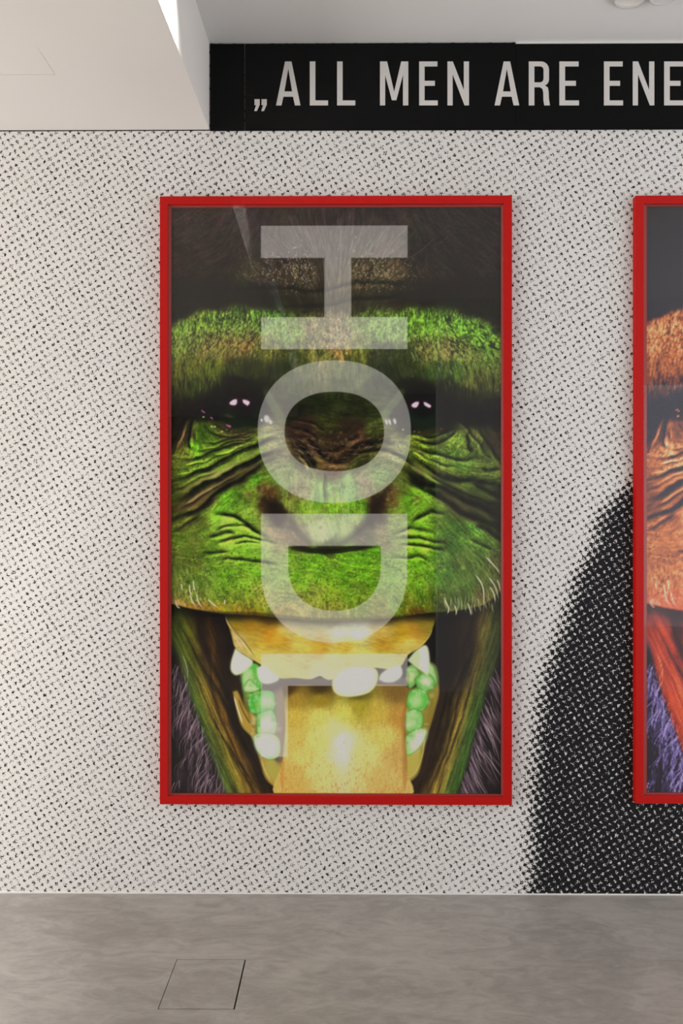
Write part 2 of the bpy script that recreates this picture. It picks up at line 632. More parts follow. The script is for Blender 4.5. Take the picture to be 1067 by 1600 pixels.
# ------------------------------------------------------------------ ceiling lamps
def downlight(label, px, py, r, tilt, lit):
    x, y = PZ(px, py, Z_UP)
    t = thing('downlight', label, 'lamp', (x, y, Z_UP))
    ax = Vector(tilt).normalized()
    c = Vector((x, y, Z_UP))
    bm = bmesh.new()
    lathe(bm, c, ax, [(r * 0.86, -0.002), (r, -0.002), (r, -0.024), (r * 0.985, -0.028), (r * 0.93, -0.028), (r * 0.86, -0.022), (r * 0.86, -0.002)])
    obj('trim_ring', bm, M_TRIM, t, True)
    bm = bmesh.new()
    lathe(bm, c, ax, [(r * 0.86, -0.021), (r * 0.62, -0.012), (r * 0.3, -0.006), (0.0, -0.005)])
    obj('reflector', bm, M_CHROME if lit else M_TRIM, t, True)
    if lit:
        bm = bmesh.new()
        lathe(bm, c, ax, [(0.0, -0.018), (r * 0.2, -0.017), (r * 0.26, -0.013), (r * 0.26, -0.006), (0.0, -0.005)])
        obj('bulb', bm, M_TRIM, t, True)
    return t


downlight('round downlight with a shiny reflector set in the upper ceiling', 985, -11.0, 0.060, (0.12, -0.2, 1), True)
downlight('round closed grey disc on the upper ceiling beside the shiny downlight', 1039.5, -20.0, 0.060, (0, 0, 1), False)
# the lamp that throws the bright patch on the side of the dropped ceiling
wl = area_light('wall_washer', (X_SOF + 0.16, -1.06, Z_UP - 0.012), (X_SOF - 0.02, -1.06, Z_LOW + 0.06), 0.05, 0.86, 15, (1.0, 0.97, 0.93))
wl.data.spread = math.radians(52)
wl.rotation_euler = Matrix.Rotation(math.atan2(0.18, 0.30), 4, 'Y').to_euler()

# ------------------------------------------------------------------ framed pictures
def framed(label, ox0, oy0, ox1, oy1, ix0, iy0, ix1, iy1, painting, step, group, name):
    """Outer edge px box, print px box; front of the rails at YF."""
    YF, YG, YP = -0.030, -0.0245, -0.0085
    x0, z1 = P(ox0, oy0, YF)
    x1, z0 = P(ox1, oy1, YF)
    t = thing('framed_picture', label, 'picture', ((x0 + x1) / 2, 0.0, z0), group)
    w = 12.6 / 355.67
    # four mitred rails
    O = [(x0, z0), (x1, z0), (x1, z1), (x0, z1)]
    I = [(x0 + w, z0 + w), (x1 - w, z0 + w), (x1 - w, z1 - w), (x0 + w, z1 - w)]
    for i in range(4):
        j = (i + 1) % 4
        q = [O[i], O[j], I[j], I[i]]
        bm = bmesh.new()
        prism(bm, [(a, YF, b) for a, b in q], [(a, -0.0005, b) for a, b in q])
        long_es = [e for e in bm.edges if e.calc_length() > 0.2 and min(v.co.y for v in e.verts) < YF + 1e-4]
        bmesh.ops.bevel(bm, geom=long_es, offset=0.0012, segments=2, affect='EDGES', profile=0.5)
        obj('rail', bm, M_RED, t)
    # red spacer strips between glazing and print
    px0, pz1 = P(ix0, iy0, YP)
    px1, pz0 = P(ix1, iy1, YP)
    A = [(px0, pz0), (px1, pz0), (px1, pz1), (px0, pz1)]
    for i in range(4):
        j = (i + 1) % 4
        bm = bmesh.new()
        f0, f1, b1, b0 = I[i], I[j], A[j], A[i]
        vs = [bm.verts.new(p) for p in ((f0[0], YG + 0.004, f0[1]), (f1[0], YG + 0.004, f1[1]), (b1[0], YG + 0.010, b1[1]), (b0[0], YG + 0.010, b0[1]),
                                        (f0[0], YP, f0[1]), (f1[0], YP, f1[1]), (b1[0], YP, b1[1]), (b0[0], YP, b0[1]))]
        for q in ((0, 1, 2, 3), (3, 2, 6, 7), (0, 4, 5, 1), (4, 7, 6, 5), (0, 3, 7, 4), (1, 5, 6, 2)):
            bm.faces.new([vs[k] for k in q])
        bmesh.ops.recalc_face_normals(bm, faces=bm.faces)
        obj('spacer', bm, M_RED2, t)
    # glazing: one pane
    bm = nbox(I[0][0] + 0.0004, I[1][0] - 0.0004, YG, YG + 0.0022, I[0][1] + 0.0004, I[2][1] - 0.0004)
    # a single front surface is what mirrors the room
    g = obj('glazing', bm, M_GLASS, t)
    g['label'] = 'clear glazing over the print'
    # the print itself: a flat sheet, its ink stored per vertex
    img = painting[::step, ::step]
    H, W = img.shape[:2]
    gx = np.linspace(px0 - 0.002, px1 + 0.002, W)
    gz = np.linspace(pz1 + 0.002, pz0 - 0.002, H)
    X, Z = np.meshgrid(gx, gz)
    co = np.stack([X, np.full_like(X, YP + 0.0002), Z], -1).reshape(-1, 3).astype(np.float32)
    ii = np.arange(H * W, dtype=np.int32).reshape(H, W)
    quads = np.stack([ii[1:, :-1], ii[1:, 1:], ii[:-1, 1:], ii[:-1, :-1]], -1).reshape(-1, 4)
    me = bpy.data.meshes.new('print')
    me.vertices.add(len(co))
    me.vertices.foreach_set('co', co.ravel())
    me.loops.add(quads.size)
    me.loops.foreach_set('vertex_index', quads.ravel())
    me.polygons.add(len(quads))
    me.polygons.foreach_set('loop_start', np.arange(0, quads.size, 4, dtype=np.int32))
    me.update(calc_edges=True)
    at = me.color_attributes.new('ink', 'FLOAT_COLOR', 'POINT')
    lc = np.where(img <= 0.04045, img / 12.92, ((np.clip(img, 0, 1) + 0.055) / 1.055) ** 2.4)
    lc = np.clip(lc / PRINT_GAIN, 0, 0.95)
    buf = np.ones((H * W, 4), np.float32)
    buf[:, :3] = lc.reshape(-1, 3)
    at.data.foreach_set('color', buf.ravel())
    me.materials.append(print_material(name))
    o = bpy.data.objects.new('print', me)
    C.objects.link(o)
    o.parent = t
    o.matrix_parent_inverse = Matrix.Translation(-Vector(t.location))
    return t


PRINT_GAIN = 0.66

# ------------------------------------------------------------------ the printed picture (ink on paper, flat)
class Canvas:
    """A small painter: coordinates are the photograph's pixels, colours 0-255."""
    X0, Y0, X1, Y1 = 267.3, 324.6, 783.2, 1240.7

    def __init__(self, W=517, H=917):
        self.W, self.H = W, H
        self.x = np.linspace(self.X0, self.X1, W, dtype=np.float32)
        self.y = np.linspace(self.Y0, self.Y1, H, dtype=np.float32)
        self.X, self.Y = np.meshgrid(self.x, self.y)
        self.a = np.zeros((H, W, 3), np.float32)
        self.rs = np.random.RandomState(7)
        self.tab = self.rs.rand(256, 256).astype(np.float32)

    # --- noise
    def noise(self, x, y, seed=0):
        x, y = x * 0.857 + y * 0.515 + seed * 37.13, y * 0.857 - x * 0.515 + seed * 91.7
        xi, yi = np.floor(x).astype(np.int32), np.floor(y).astype(np.int32)
        fx, fy = x - xi, y - yi
        fx = fx * fx * (3 - 2 * fx)
        fy = fy * fy * (3 - 2 * fy)
        t = self.tab
        a, b = t[yi & 255, xi & 255], t[yi & 255, (xi + 1) & 255]
        c, d = t[(yi + 1) & 255, xi & 255], t[(yi + 1) & 255, (xi + 1) & 255]
        return (a + (b - a) * fx) * (1 - fy) + (c + (d - c) * fx) * fy

    def fbm(self, sx, sy, oct=3, seed=0, X=None, Y=None):
        X = self.X if X is None else X
        Y = self.Y if Y is None else Y
        v, amp, tot = 0, 1.0, 0
        for o in range(oct):
            v = v + amp * self.noise(X / sx * 2 ** o, Y / sy * 2 ** o, seed + o * 3)
            tot += amp
            amp *= 0.55
        return v / tot

    def shepard(self, pts, p=3.2, step=4):
        """Smooth colour field through scattered samples (x,y,r,g,b)."""
        pts = np.array(pts, np.float32)
        gx, gy = self.x[::step], self.y[::step]
        GX, GY = np.meshgrid(gx, gy)
        d2 = (GX[..., None] - pts[:, 0]) ** 2 + (GY[..., None] - pts[:, 1]) ** 2 + 9.0
        w = d2 ** (-p / 2)
        w /= w.sum(-1, keepdims=True)
        f = w @ pts[:, 2:]
        h, ww = f.shape[:2]
        yy = np.clip(np.arange(self.H) / step, 0, h - 1.001)
        xx = np.clip(np.arange(self.W) / step, 0, ww - 1.001)
        yi, xi = yy.astype(int), xx.astype(int)
        fy, fx = (yy - yi)[:, None, None], (xx - xi)[None, :, None]
        return (f[yi][:, xi] * (1 - fx) + f[yi][:, xi + 1] * fx) * (1 - fy) + (f[yi + 1][:, xi] * (1 - fx) + f[yi + 1][:, xi + 1] * fx) * fy

    def lic(self, theta, length, grain=1.0, seed=1):
        """Fibre texture: noise smeared along the direction field; about -1..1."""
        n = self.noise(self.X / grain, self.Y / grain, seed) - 0.5
        acc = np.zeros_like(n)
        c, s = np.cos(theta), np.sin(theta)
        J, I = np.meshgrid(np.arange(self.W), np.arange(self.H))
        for sgn in (1, -1):
            px, py = J.astype(np.float32), I.astype(np.float32)
            for k in range(length):
                qi = np.clip(py.astype(np.int32), 0, self.H - 1)
                qj = np.clip(px.astype(np.int32), 0, self.W - 1)
                acc += n[qi, qj]
                px = px + sgn * c[qi, qj]
                py = py + sgn * s[qi, qj]
        sd = acc.std() + 1e-6
        return np.clip(acc / sd / 2.2, -1.4, 1.4)

    # --- geometry
    @staticmethod
    def spline(pts, n=10):
        P_ = np.array(pts, np.float32)
        if len(P_) < 3:
            t = np.linspace(0, 1, n)[:, None]
            return P_[0] * (1 - t) + P_[-1] * t
        E = np.vstack([2 * P_[0] - P_[1], P_, 2 * P_[-1] - P_[-2]])
        out = []
        for i in range(1, len(E) - 2):
            t = np.linspace(0, 1, n, endpoint=False)[:, None]
            a, b, c, d = E[i - 1], E[i], E[i + 1], E[i + 2]
            out.append(0.5 * (2 * b + (c - a) * t + (2 * a - 5 * b + 4 * c - d) * t ** 2 + (3 * b - a - 3 * c + d) * t ** 3))
        out.append(P_[-1:])
        return np.vstack(out)

    def box(self, q, m):
        j0 = int(np.searchsorted(self.x, q[:, 0].min() - m))
        j1 = int(np.searchsorted(self.x, q[:, 0].max() + m))
        i0 = int(np.searchsorted(self.y, q[:, 1].min() - m))
        i1 = int(np.searchsorted(self.y, q[:, 1].max() + m))
        return slice(i0, i1), slice(j0, j1)

    def dist(self, q, X, Y):
        """Signed side distance to a polyline and the position 0..1 along it."""
        best = np.full(X.shape, 1e9, np.float32)
        pos = np.zeros_like(best)
        side = np.zeros_like(best)
        n = len(q) - 1
        for i in range(n):
            ax, ay = q[i]
            bx, by = q[i + 1]
            dx, dy = bx - ax, by - ay
            L = dx * dx + dy * dy + 1e-9
            t = np.clip(((X - ax) * dx + (Y - ay) * dy) / L, 0, 1)
            ex, ey = X - ax - t * dx, Y - ay - t * dy
            d = ex * ex + ey * ey
            m = d < best
            best = np.where(m, d, best)
            pos = np.where(m, (i + t) / n, pos)
            side = np.where(m, np.sign(dx * ey - dy * ex), side)
        return np.sqrt(best), side, pos

    def poly(self, pts, soft=1.0, smooth=True):
        """Coverage 0..1 of a closed outline with a soft edge."""
        q = self.spline(list(pts) + [pts[0]], 6) if smooth else np.array(list(pts) + [pts[0]], np.float32)
        m = np.zeros((self.H, self.W), np.float32)
        sl = self.box(q, soft * 2 + 2)
        X, Y = self.X[sl], self.Y[sl]
        if X.size == 0:
            return m
        ins = np.zeros(X.shape, bool)
        best = np.full(X.shape, 1e9, np.float32)
        for (ax, ay), (bx, by) in zip(q[:-1], q[1:]):
            if ay != by:
                c = ((ay > Y) != (by > Y)) & (X < (bx - ax) * (Y - ay) / (by - ay) + ax)
                ins ^= c
            dx, dy = bx - ax, by - ay
            t = np.clip(((X - ax) * dx + (Y - ay) * dy) / (dx * dx + dy * dy + 1e-9), 0, 1)
            best = np.minimum(best, (X - ax - t * dx) ** 2 + (Y - ay - t * dy) ** 2)
        d = np.sqrt(best) * np.where(ins, 1, -1)
        t = np.clip(d / soft * 0.5 + 0.5, 0, 1)
        m[sl] = t * t * (3 - 2 * t)
        return m

    def over(self, m, col):
        col = np.asarray(col, np.float32)
        self.a += (col - self.a) * m[..., None]

    def stroke(self, pts, w, col, alpha=1.0, soft=1.0, taper=(0.2, 0.2), spl=8):
        q = self.spline(pts, spl)
        sl = self.box(q, w + soft + 2)
        X, Y = self.X[sl], self.Y[sl]
        if X.size == 0:
            return
        d, s, p = self.dist(q, X, Y)
        tp = np.clip(p / max(taper[0], 1e-3), 0, 1) * np.clip((1 - p) / max(taper[1], 1e-3), 0, 1)
        r = w * 0.5 * (0.15 + 0.85 * tp)
        m = np.clip((r + soft - d) / (soft + 0.6), 0, 1) * np.clip(0.25 + tp, 0, 1)
        m = (m * m * (3 - 2 * m) * alpha)[..., None]
        self.a[sl] += (np.asarray(col, np.float32) - self.a[sl]) * m

    def crease(self, pts, w, dark=0.82, light=0.28, side=1, rough=0.0):
        """A skin fold: darkened valley with a lit ridge on one side."""
        q = self.spline(pts, 8)
        sl = self.box(q, w * 4 + 3)
        X, Y = self.X[sl], self.Y[sl]
        if X.size == 0:
            return
        if rough:
            X = X + (self.noise(X / 15, Y / 15, 11) - 0.5) * rough * 1.3
            Y = Y + (self.noise(X / 15, Y / 15, 17) - 0.5) * rough * 1.3
        d, s, p = self.dist(q, X, Y)
        tp = np.clip(p / 0.22, 0, 1) * np.clip((1 - p) / 0.22, 0, 1)
        tp = tp * (0.72 + 0.56 * self.noise(X / 7, Y / 7, 19))
        sd = d * s * side
        # steep on the lit side, a long soft slope on the other
        ww = np.where(sd > 0, w * 0.62, w * 1.35)
        v = np.clip(np.exp(-(d / ww) ** 2) * tp, 0, 1)
        rdg = np.exp(-((sd - w * 1.8) / (w * 1.0)) ** 2) * tp
        a = self.a[sl]
        a += (light * rdg)[..., None] * (a * 0.7 + np.array([44, 40, 24], np.float32) * np.clip(a.mean(-1, keepdims=True) / 60, 0, 1))
        a *= (1 - np.clip(dark * v, 0, 0.93))[..., None]
        self.a[sl] = a

    def blob(self, cx, cy, rx, ry, col, alpha=1.0, soft=0.5, ang=0.0):
        c, s = math.cos(ang), math.sin(ang)
        m = max(rx, ry) * (1 + soft) + 2
        sl = self.box(np.array([[cx, cy]]), m)
        X, Y = self.X[sl] - cx, self.Y[sl] - cy
        d = np.sqrt(((X * c + Y * s) / rx) ** 2 + ((-X * s + Y * c) / ry) ** 2)
        t = np.clip((1 + soft - d) / (2 * soft), 0, 1)
        t = (t * t * (3 - 2 * t) * alpha)[..., None]
        self.a[sl] += (np.asarray(col, np.float32) - self.a[sl]) * t


FACE = '''275 340 44 34 31|330 350 44 34 32|400 340 46 38 38|520 335 46 36 37|600 335 42 34 34|700 340 36 31 31|775 340 32 29 31
275 420 37 26 24|350 400 38 28 25|440 400 48 41 38|520 400 54 48 42|600 400 54 48 38|660 400 34 29 26|740 400 32 27 29
275 460 22 14 14|340 450 30 22 16|420 440 56 48 36|480 430 52 44 30|560 430 62 54 32|610 425 74 66 39|660 430 40 32 24|720 440 28 23 24|780 440 28 26 28
280 485 18 11 12|340 475 28 20 13|400 470 38 32 18|470 465 50 48 22|560 455 56 52 18|620 455 48 44 20|680 460 26 20 19|740 478 26 24 25|780 480 30 30 32
270 500 48 62 24|285 512 100 150 48|310 502 95 140 38|340 492 80 136 36|370 490 66 118 30|395 494 78 140 42|420 500 80 150 48
450 515 84 140 44|500 520 104 104 62|530 525 124 114 82|580 515 84 144 50|620 515 88 158 52
650 502 88 150 42|680 490 62 112 34|690 510 98 165 52|720 506 88 160 46|750 520 92 164 50|775 545 88 150 46|782 515 48 72 30
272 540 95 120 42|300 540 90 108 42|330 545 110 108 52|360 540 105 98 48|390 530 100 88 42|410 550 85 100 32|450 555 66 80 30|500 555 104 112 54|530 550 138 118 66|560 555 84 94 36|600 555 48 66 34|640 555 52 72 28|670 550 98 108 52|700 550 118 122 62|730 560 96 128 50|760 560 82 140 46|780 580 74 104 44
275 580 72 82 22|300 575 82 92 26|330 580 72 92 17|370 575 44 58 15|400 575 44 54 18|440 580 38 52 22|480 580 62 78 36|520 580 72 88 40|560 580 52 72 32|600 580 34 48 28|640 575 38 58 18|680 580 48 84 28|710 580 52 94 32|740 590 78 88 42|770 600 54 64 34
275 612 38 42 13|300 602 40 62 12|330 602 20 26 9|370 600 12 12 8|420 604 24 28 13|480 606 40 52 20|530 604 42 58 20|590 604 28 38 16
460 640 20 24 11|500 630 26 36 13|530 622 33 48 16|560 640 28 38 11|590 640 38 52 18|470 670 46 30 22|510 660 50 54 18|550 668 40 30 18|590 665 58 78 28|480 690 62 42 30|530 690 38 28 16|560 690 72 50 34|590 690 50 50 20|470 710 52 46 28|520 712 62 48 26|560 715 44 50 16|520 732 72 56 32
425 690 114 124 72|430 715 100 100 64|440 745 92 140 58|470 765 118 128 78|500 770 96 172 68|545 765 94 170 72|590 745 84 148 56|620 700 100 122 66|570 758 116 116 78
365 625 10 7 8|330 640 12 8 9|290 640 14 10 10|400 640 12 9 9|375 655 14 30 15|395 620 12 10 9|350 610 12 10 9
660 620 12 9 10|660 655 12 24 13|700 640 18 14 15|740 650 20 16 17|775 650 22 18 19|640 608 18 22 9|690 608 22 32 14|730 622 26 32 18|770 632 28 28 21|625 645 20 20 18|640 670 22 24 14|700 665 24 26 16
275 662 26 19 14|275 690 50 44 20|295 680 60 48 32|285 710 90 110 36|310 680 48 98 16|305 700 74 150 28|330 690 68 118 26|350 680 70 78 32|380 680 84 84 46|400 690 88 118 36|340 710 80 130 28|380 710 95 162 42|400 715 90 150 42
275 735 85 108 32|310 735 95 140 42|340 725 95 148 42|375 725 82 140 38|400 732 78 88 32|300 755 80 100 28|340 745 112 120 58|380 735 80 92 32|275 770 58 78 18|310 775 74 68 28|350 757 80 72 42|275 800 58 62 18|300 790 74 72 32|330 780 80 68 38|370 750 90 64 42|400 738 88 62 50
400 748 68 152 28|350 775 72 152 32|370 775 58 108 22|395 775 95 120 42|415 765 96 58 28|415 785 66 42 18|432 797 36 24 12|380 800 110 150 56|400 815 110 150 56|340 800 92 172 42|350 816 132 182 78|380 830 110 182 56|285 820 84 108 32|310 820 80 108 32|275 845 80 120 32|300 850 78 108 32|330 840 84 140 36|355 850 120 168 62|400 850 122 188 72
275 870 100 108 52|300 880 72 88 22|330 870 66 128 26|370 870 94 162 42|400 880 94 162 42|285 910 84 108 42|320 905 62 120 22|350 910 78 140 28|390 905 94 150 36|402 928 124 150 58|275 928 100 112 48|275 940 144 122 66|310 930 92 118 40|310 947 134 112 44|340 934 94 128 38|340 949 132 122 38|370 938 104 138 40|370 953 134 126 36|395 940 112 136 42|395 956 132 112 28
500 830 138 184 92|480 800 96 150 42|520 790 108 172 46|560 795 86 160 36|455 790 108 138 54|440 812 66 58 44|425 832 118 108 72|470 842 92 74 56|600 842 112 114 66|570 842 70 70 50|588 812 46 42 34|620 830 104 150 60|620 800 92 140 40|640 792 72 152 26|612 783 90 78 36|590 788 54 36 20|545 815 120 170 78
510 858 36 46 16|460 880 96 160 44|500 875 86 166 34|540 875 80 166 26|580 870 70 166 22|480 905 102 166 44|530 905 86 156 26|580 905 80 150 26|480 930 140 140 66|520 940 124 124 44|560 935 96 140 34|430 900 104 164 54|430 940 124 146 60|620 900 90 164 44|615 940 92 148 40|520 956 118 128 56|440 956 118 116 44|600 955 112 122 44
655 850 98 172 40|660 830 102 182 44|650 880 82 160 26|650 910 92 160 30|660 935 70 108 16|640 946 108 118 30|650 956 92 70 16
680 760 62 148 24|660 772 76 150 30|665 745 56 110 20|650 728 56 76 20
650 690 98 128 36|680 690 64 90 28|710 690 102 154 50|740 690 74 100 40|770 690 48 48 32|660 710 108 150 44|690 715 86 132 44|720 720 64 120 38|760 715 68 98 42|655 735 76 76 30|680 735 92 112 44|720 740 74 110 38|770 740 68 94 38|660 750 22 22 12|690 765 60 55 30|720 760 58 84 28|760 770 44 64 24|780 770 28 38 18|700 785 64 64 30|740 780 40 50 20|770 790 28 33 17|690 800 64 100 34|720 795 54 64 27|750 805 48 63 24|780 820 24 26 17|700 820 44 94 24|740 835 74 142 44|770 830 54 74 34|690 850 44 80 24|720 850 64 120 38|760 850 64 110 38|690 880 60 122 44|730 880 70 100 38|770 880 66 70 38|690 910 50 102 34|730 910 70 105 43|760 910 75 90 43|690 935 60 86 30|730 932 62 86 34|752 928 86 86 44'''

# fibre directions (x, y, degrees, clockwise from the picture's right)
FLOW = '''275 340 -30|400 340 -60|520 335 90|640 340 60|775 340 35|300 420 -25|420 400 60|480 400 72|520 400 90|560 400 108|620 400 120|740 420 40
300 470 -10|420 460 5|520 460 90|620 460 -5|740 470 10|280 520 -38|320 505 -62|370 500 85|420 510 80|520 530 45|620 510 95|690 510 60|740 515 40|775 545 60
290 550 -62|340 550 -72|400 550 -80|480 560 -85|560 560 85|680 555 75|730 560 68|775 580 80|300 590 80|350 590 75|520 600 90|700 590 80|760 600 80
480 660 5|520 660 8|560 660 -5|480 700 32|520 720 0|560 710 -32|590 690 -12|285 680 -65|300 690 85|330 690 40|380 685 6|400 690 -12|650 690 8|690 690 -20|720 690 -60|770 690 62
275 735 -8|320 735 -18|380 715 -28|280 775 -34|330 755 -26|390 725 -28|280 810 -28|320 790 -32|370 755 -30|650 720 32|690 740 22|740 750 4|680 760 28|720 780 30|770 800 22|650 740 38|770 740 2
340 800 -60|370 780 -40|400 780 10|350 830 -12|390 835 12|350 860 -15|400 850 2|280 850 10|320 880 0|390 900 0|290 910 65|340 920 60|390 940 75|470 770 90|510 770 90|550 770 90|500 830 70|520 900 20|460 900 0|580 900 0|520 945 85
650 800 -40|680 770 70|655 830 2|660 860 8|650 900 60|700 820 50|740 840 40|770 850 45|700 880 55|740 890 50|775 900 62|700 930 70|740 930 65'''


def paint_pictures():
    cv = Canvas()
    X, Y = cv.X, cv.Y
    rs = cv.rs
    prs = lambda s: [[float(v) for v in e.split()] for e in s.replace('\n', '|').split('|') if e.strip()]
    sm = lambda e0, e1, v: (lambda t: t * t * (3 - 2 * t))(np.clip((v - e0) / (e1 - e0), 0, 1))

    # ---------- skin colour, wandering a little
    base = cv.shepard(prs(FACE), 4.4, 3)
    for pts, c, k in (([(330, 800), (352, 785), (400, 800), (412, 850), (410, 900), (380, 930), (330, 920), (318, 870)], (104, 174, 46), .5),
                      ([(640, 790), (672, 765), (690, 790), (690, 860), (684, 920), (650, 935), (640, 900)], (98, 172, 40), .5),
                      ([(268, 830), (330, 830), (330, 920), (268, 922)], (88, 126, 40), .55),
                      ([(450, 868), (595, 868), (595, 925), (520, 948), (455, 925)], (94, 166, 38), .45),
                      ([(700, 815), (760, 830), (770, 900), (700, 930)], (66, 122, 40), .45),
                      ([(340, 760), (380, 745), (420, 730), (430, 745), (395, 780), (350, 800)], (76, 158, 34), .5),
                      ([(276, 716), (340, 706), (400, 690), (400, 702), (340, 734), (276, 744)], (92, 146, 44), .5),
                      ([(650, 716), (700, 712), (770, 724), (780, 746), (720, 745), (676, 730)], (88, 136, 46), .45)):
        mk = cv.poly(pts, 16)[..., None] * k
        base = base + (np.array(c, np.float32) - base) * mk
    wx = (cv.fbm(13, 13, 3, 3) - 0.5) * 20
    wy = (cv.fbm(13, 13, 3, 9) - 0.5) * 20
    jj = np.clip((np.arange(cv.W)[None, :] + wx), 0, cv.W - 1).astype(int)
    ii = np.clip((np.arange(cv.H)[:, None] + wy), 0, cv.H - 1).astype(int)
    cv.a = (0.35 * base + 0.65 * base[ii, jj]).astype(np.float32)
    # ---------- fibres and pores
    fl = prs(FLOW)
    ang = cv.shepard([(x, y, math.cos(2 * math.radians(t)), math.sin(2 * math.radians(t))) for x, y, t in fl], 3.0)
    th = 0.5 * np.arctan2(ang[..., 1], ang[..., 0])
    f1 = cv.lic(th, 9, 1.6, 1)
    f2 = cv.lic(th, 16, 3.4, 5)
    f3 = cv.lic(th, 5, 1.3, 8)
    pore = cv.fbm(3.4, 3.4, 2, 21) - 0.5
    blot = cv.fbm(11, 11, 3, 31) - 0.5
    muz = cv.poly([(318, 800), (345, 765), (400, 738), (450, 735), (510, 745), (590, 735), (650, 745), (690, 775), (700, 830), (700, 960), (266, 960), (266, 850)], 26)
    hairy = 1 - sm(455, 500, Y + 8 * np.sin(X / 40))
    brow = sm(470, 490, Y) * (1 - sm(535, 575, Y))
    amp = 0.34 * (1 - 0.50 * muz) * (1 - 0.5 * brow)
    tex = 1 + amp * (0.55 * f1 + 0.55 * f2 + 0.30 * f3) + (0.36 - 0.10 * muz) * pore + 0.42 * blot
    cv.a *= np.clip(tex, 0.25, 2.0)[..., None]
    # yellow-green dappling of the lit skin
    dap = (cv.fbm(14, 14, 3, 41) - 0.5)[..., None]
    lum = cv.a.mean(-1, keepdims=True)
    cv.a += np.array([12, 3, -4], np.float32) * np.clip(lum / 110, 0, 1) + dap * np.array([52, 6, 26], np.float32) * np.clip(lum / 110, 0, 1)
    # dark pits
    lm_ = sm(40, 90, lum[..., 0])
    sp1 = 0.6 * cv.noise(X / 1.7, Y / 1.7, 51) + 0.4 * cv.noise(X / 3.7, Y / 3.7, 53)
    sp2 = 0.6 * cv.noise(X / 2.3, Y / 2.3, 54) + 0.4 * cv.noise(X / 4.9, Y / 4.9, 55)
    zone = sm(0.35, 0.65, cv.fbm(34, 34, 2, 52))
    cv.a *= (1 - (0.40 - 0.14 * muz) * sm(0.58, 0.84, sp1) * lm_ * (0.3 + 0.7 * zone))[..., None]
    cv.a += (np.array([150, 176, 96], np.float32) - cv.a) * (0.38 * sm(0.64, 0.86, sp2) * lm_ * (0.35 + 0.65 * (1 - zone)))[..., None]

    # ---------- forehead: fine hairs fanning out, pale flecks, two level folds
    for k in range(520):
        x0 = 522 + rs.normal() * 58
        y0 = 330 + rs.rand() * 140
        L = 18 + rs.rand() * 34
        dx = (x0 - 522) / 110.0 + rs.normal() * 0.08
        c = (18, 12, 10) if rs.rand() < 0.62 else (104, 94, 82)
        cv.stroke([(x0, y0), (x0 - dx * L * 0.35, y0 + L * 0.5), (x0 - dx * L * 0.9, y0 + L)], 0.9, c, 0.25 + 0.3 * rs.rand(), 0.8, spl=3)
    for k in range(900):
        sgn = -1 if rs.rand() < 0.5 else 1
        x0 = 522 + sgn * (28 + abs(rs.normal()) * 62)
        y0 = 427 + rs.normal() * 17
        if y0 > 455 and rs.rand() < 0.7:
            continue
        c = [(170, 160, 122), (150, 132, 120), (120, 118, 62)][rs.randint(3)]
        fade = math.exp(-((abs(x0 - 522) - 70) / 75.0) ** 2)
        cv.stroke([(x0, y0), (x0 + rs.normal() * 2, y0 + 1.5 + rs.rand() * 3)], 1.1, c, (0.30 + 0.65 * rs.rand()) * fade, 0.7, spl=3)
    for k in range(260):
        x0 = rs.choice([300 + rs.rand() * 120, 640 + rs.rand() * 130])
        y0 = 335 + rs.rand() * 110
        a_ = math.radians((-28 if x0 < 500 else 32) + rs.normal() * 12)
        L = 10 + rs.rand() * 26
        cv.stroke([(x0, y0), (x0 + math.cos(a_) * L, y0 + math.sin(a_) * L)], 0.9, (78, 62, 56), 0.12 + 0.2 * rs.rand(), 0.8, spl=3)
    for pts, w in (([(400, 447), (440, 450), (480, 455), (520, 452), (560, 443), (620, 444), (670, 446)], 3.2),
                   ([(430, 478), (480, 480), (520, 476), (560, 469), (610, 466), (650, 470)], 3.0),
                   ([(300, 462), (350, 456), (400, 452), (440, 452)], 3.0)):
        cv.crease(pts, w, 0.7, 0.15, 1, 3)
    # the lit brow arches and the dark hollow above them
    cv.over(cv.poly([(262, 514), (300, 499), (340, 488), (390, 491), (424, 500), (424, 518), (390, 526), (350, 524), (312, 528), (284, 552), (262, 572)], 12) * 0.5, (98, 152, 46))
    cv.over(cv.poly([(622, 498), (680, 489), (730, 496), (770, 516), (790, 540), (790, 596), (770, 574), (745, 541), (700, 524), (640, 534)], 12) * 0.5, (94, 158, 46))
    dk = cv.poly([(240, 430), (810, 430), (810, 540), (784, 526), (765, 507), (740, 494), (710, 486), (680, 481), (640, 480), (600, 486), (560, 492), (520, 492), (480, 490), (440, 488), (405, 484), (375, 478), (345, 478), (320, 484), (290, 495), (262, 508), (240, 520)], 9, smooth=False)
    dk = dk * sm(436, 478, Y + 0.10 * np.abs(X - 525)) * (0.45 + 0.45 * sm(60, 130, np.abs(X - 525)))
    cv.over(dk, (25, 20, 13))
    spk = cv.noise(X / 2.0, Y / 3.2, 91) * 0.6 + cv.noise(X / 5.0, Y / 6.5, 92) * 0.4
    cv.a *= (1 + brow * (1.1 * (spk - 0.5)))[..., None]
    # brow hairs hanging over the bright ridge
    for k in range(150):
        x0 = rs.choice([320 + rs.rand() * 110, 620 + rs.rand() * 120])
        y0 = 466 + rs.rand() * 22
        L = 12 + rs.rand() * 22
        cv.stroke([(x0, y0), (x0 + rs.normal() * 2, y0 + L * 0.6), (x0 + rs.normal() * 4, y0 + L)], 0.9, (22, 20, 10), 0.3 + 0.35 * rs.rand(), 0.7, spl=3)
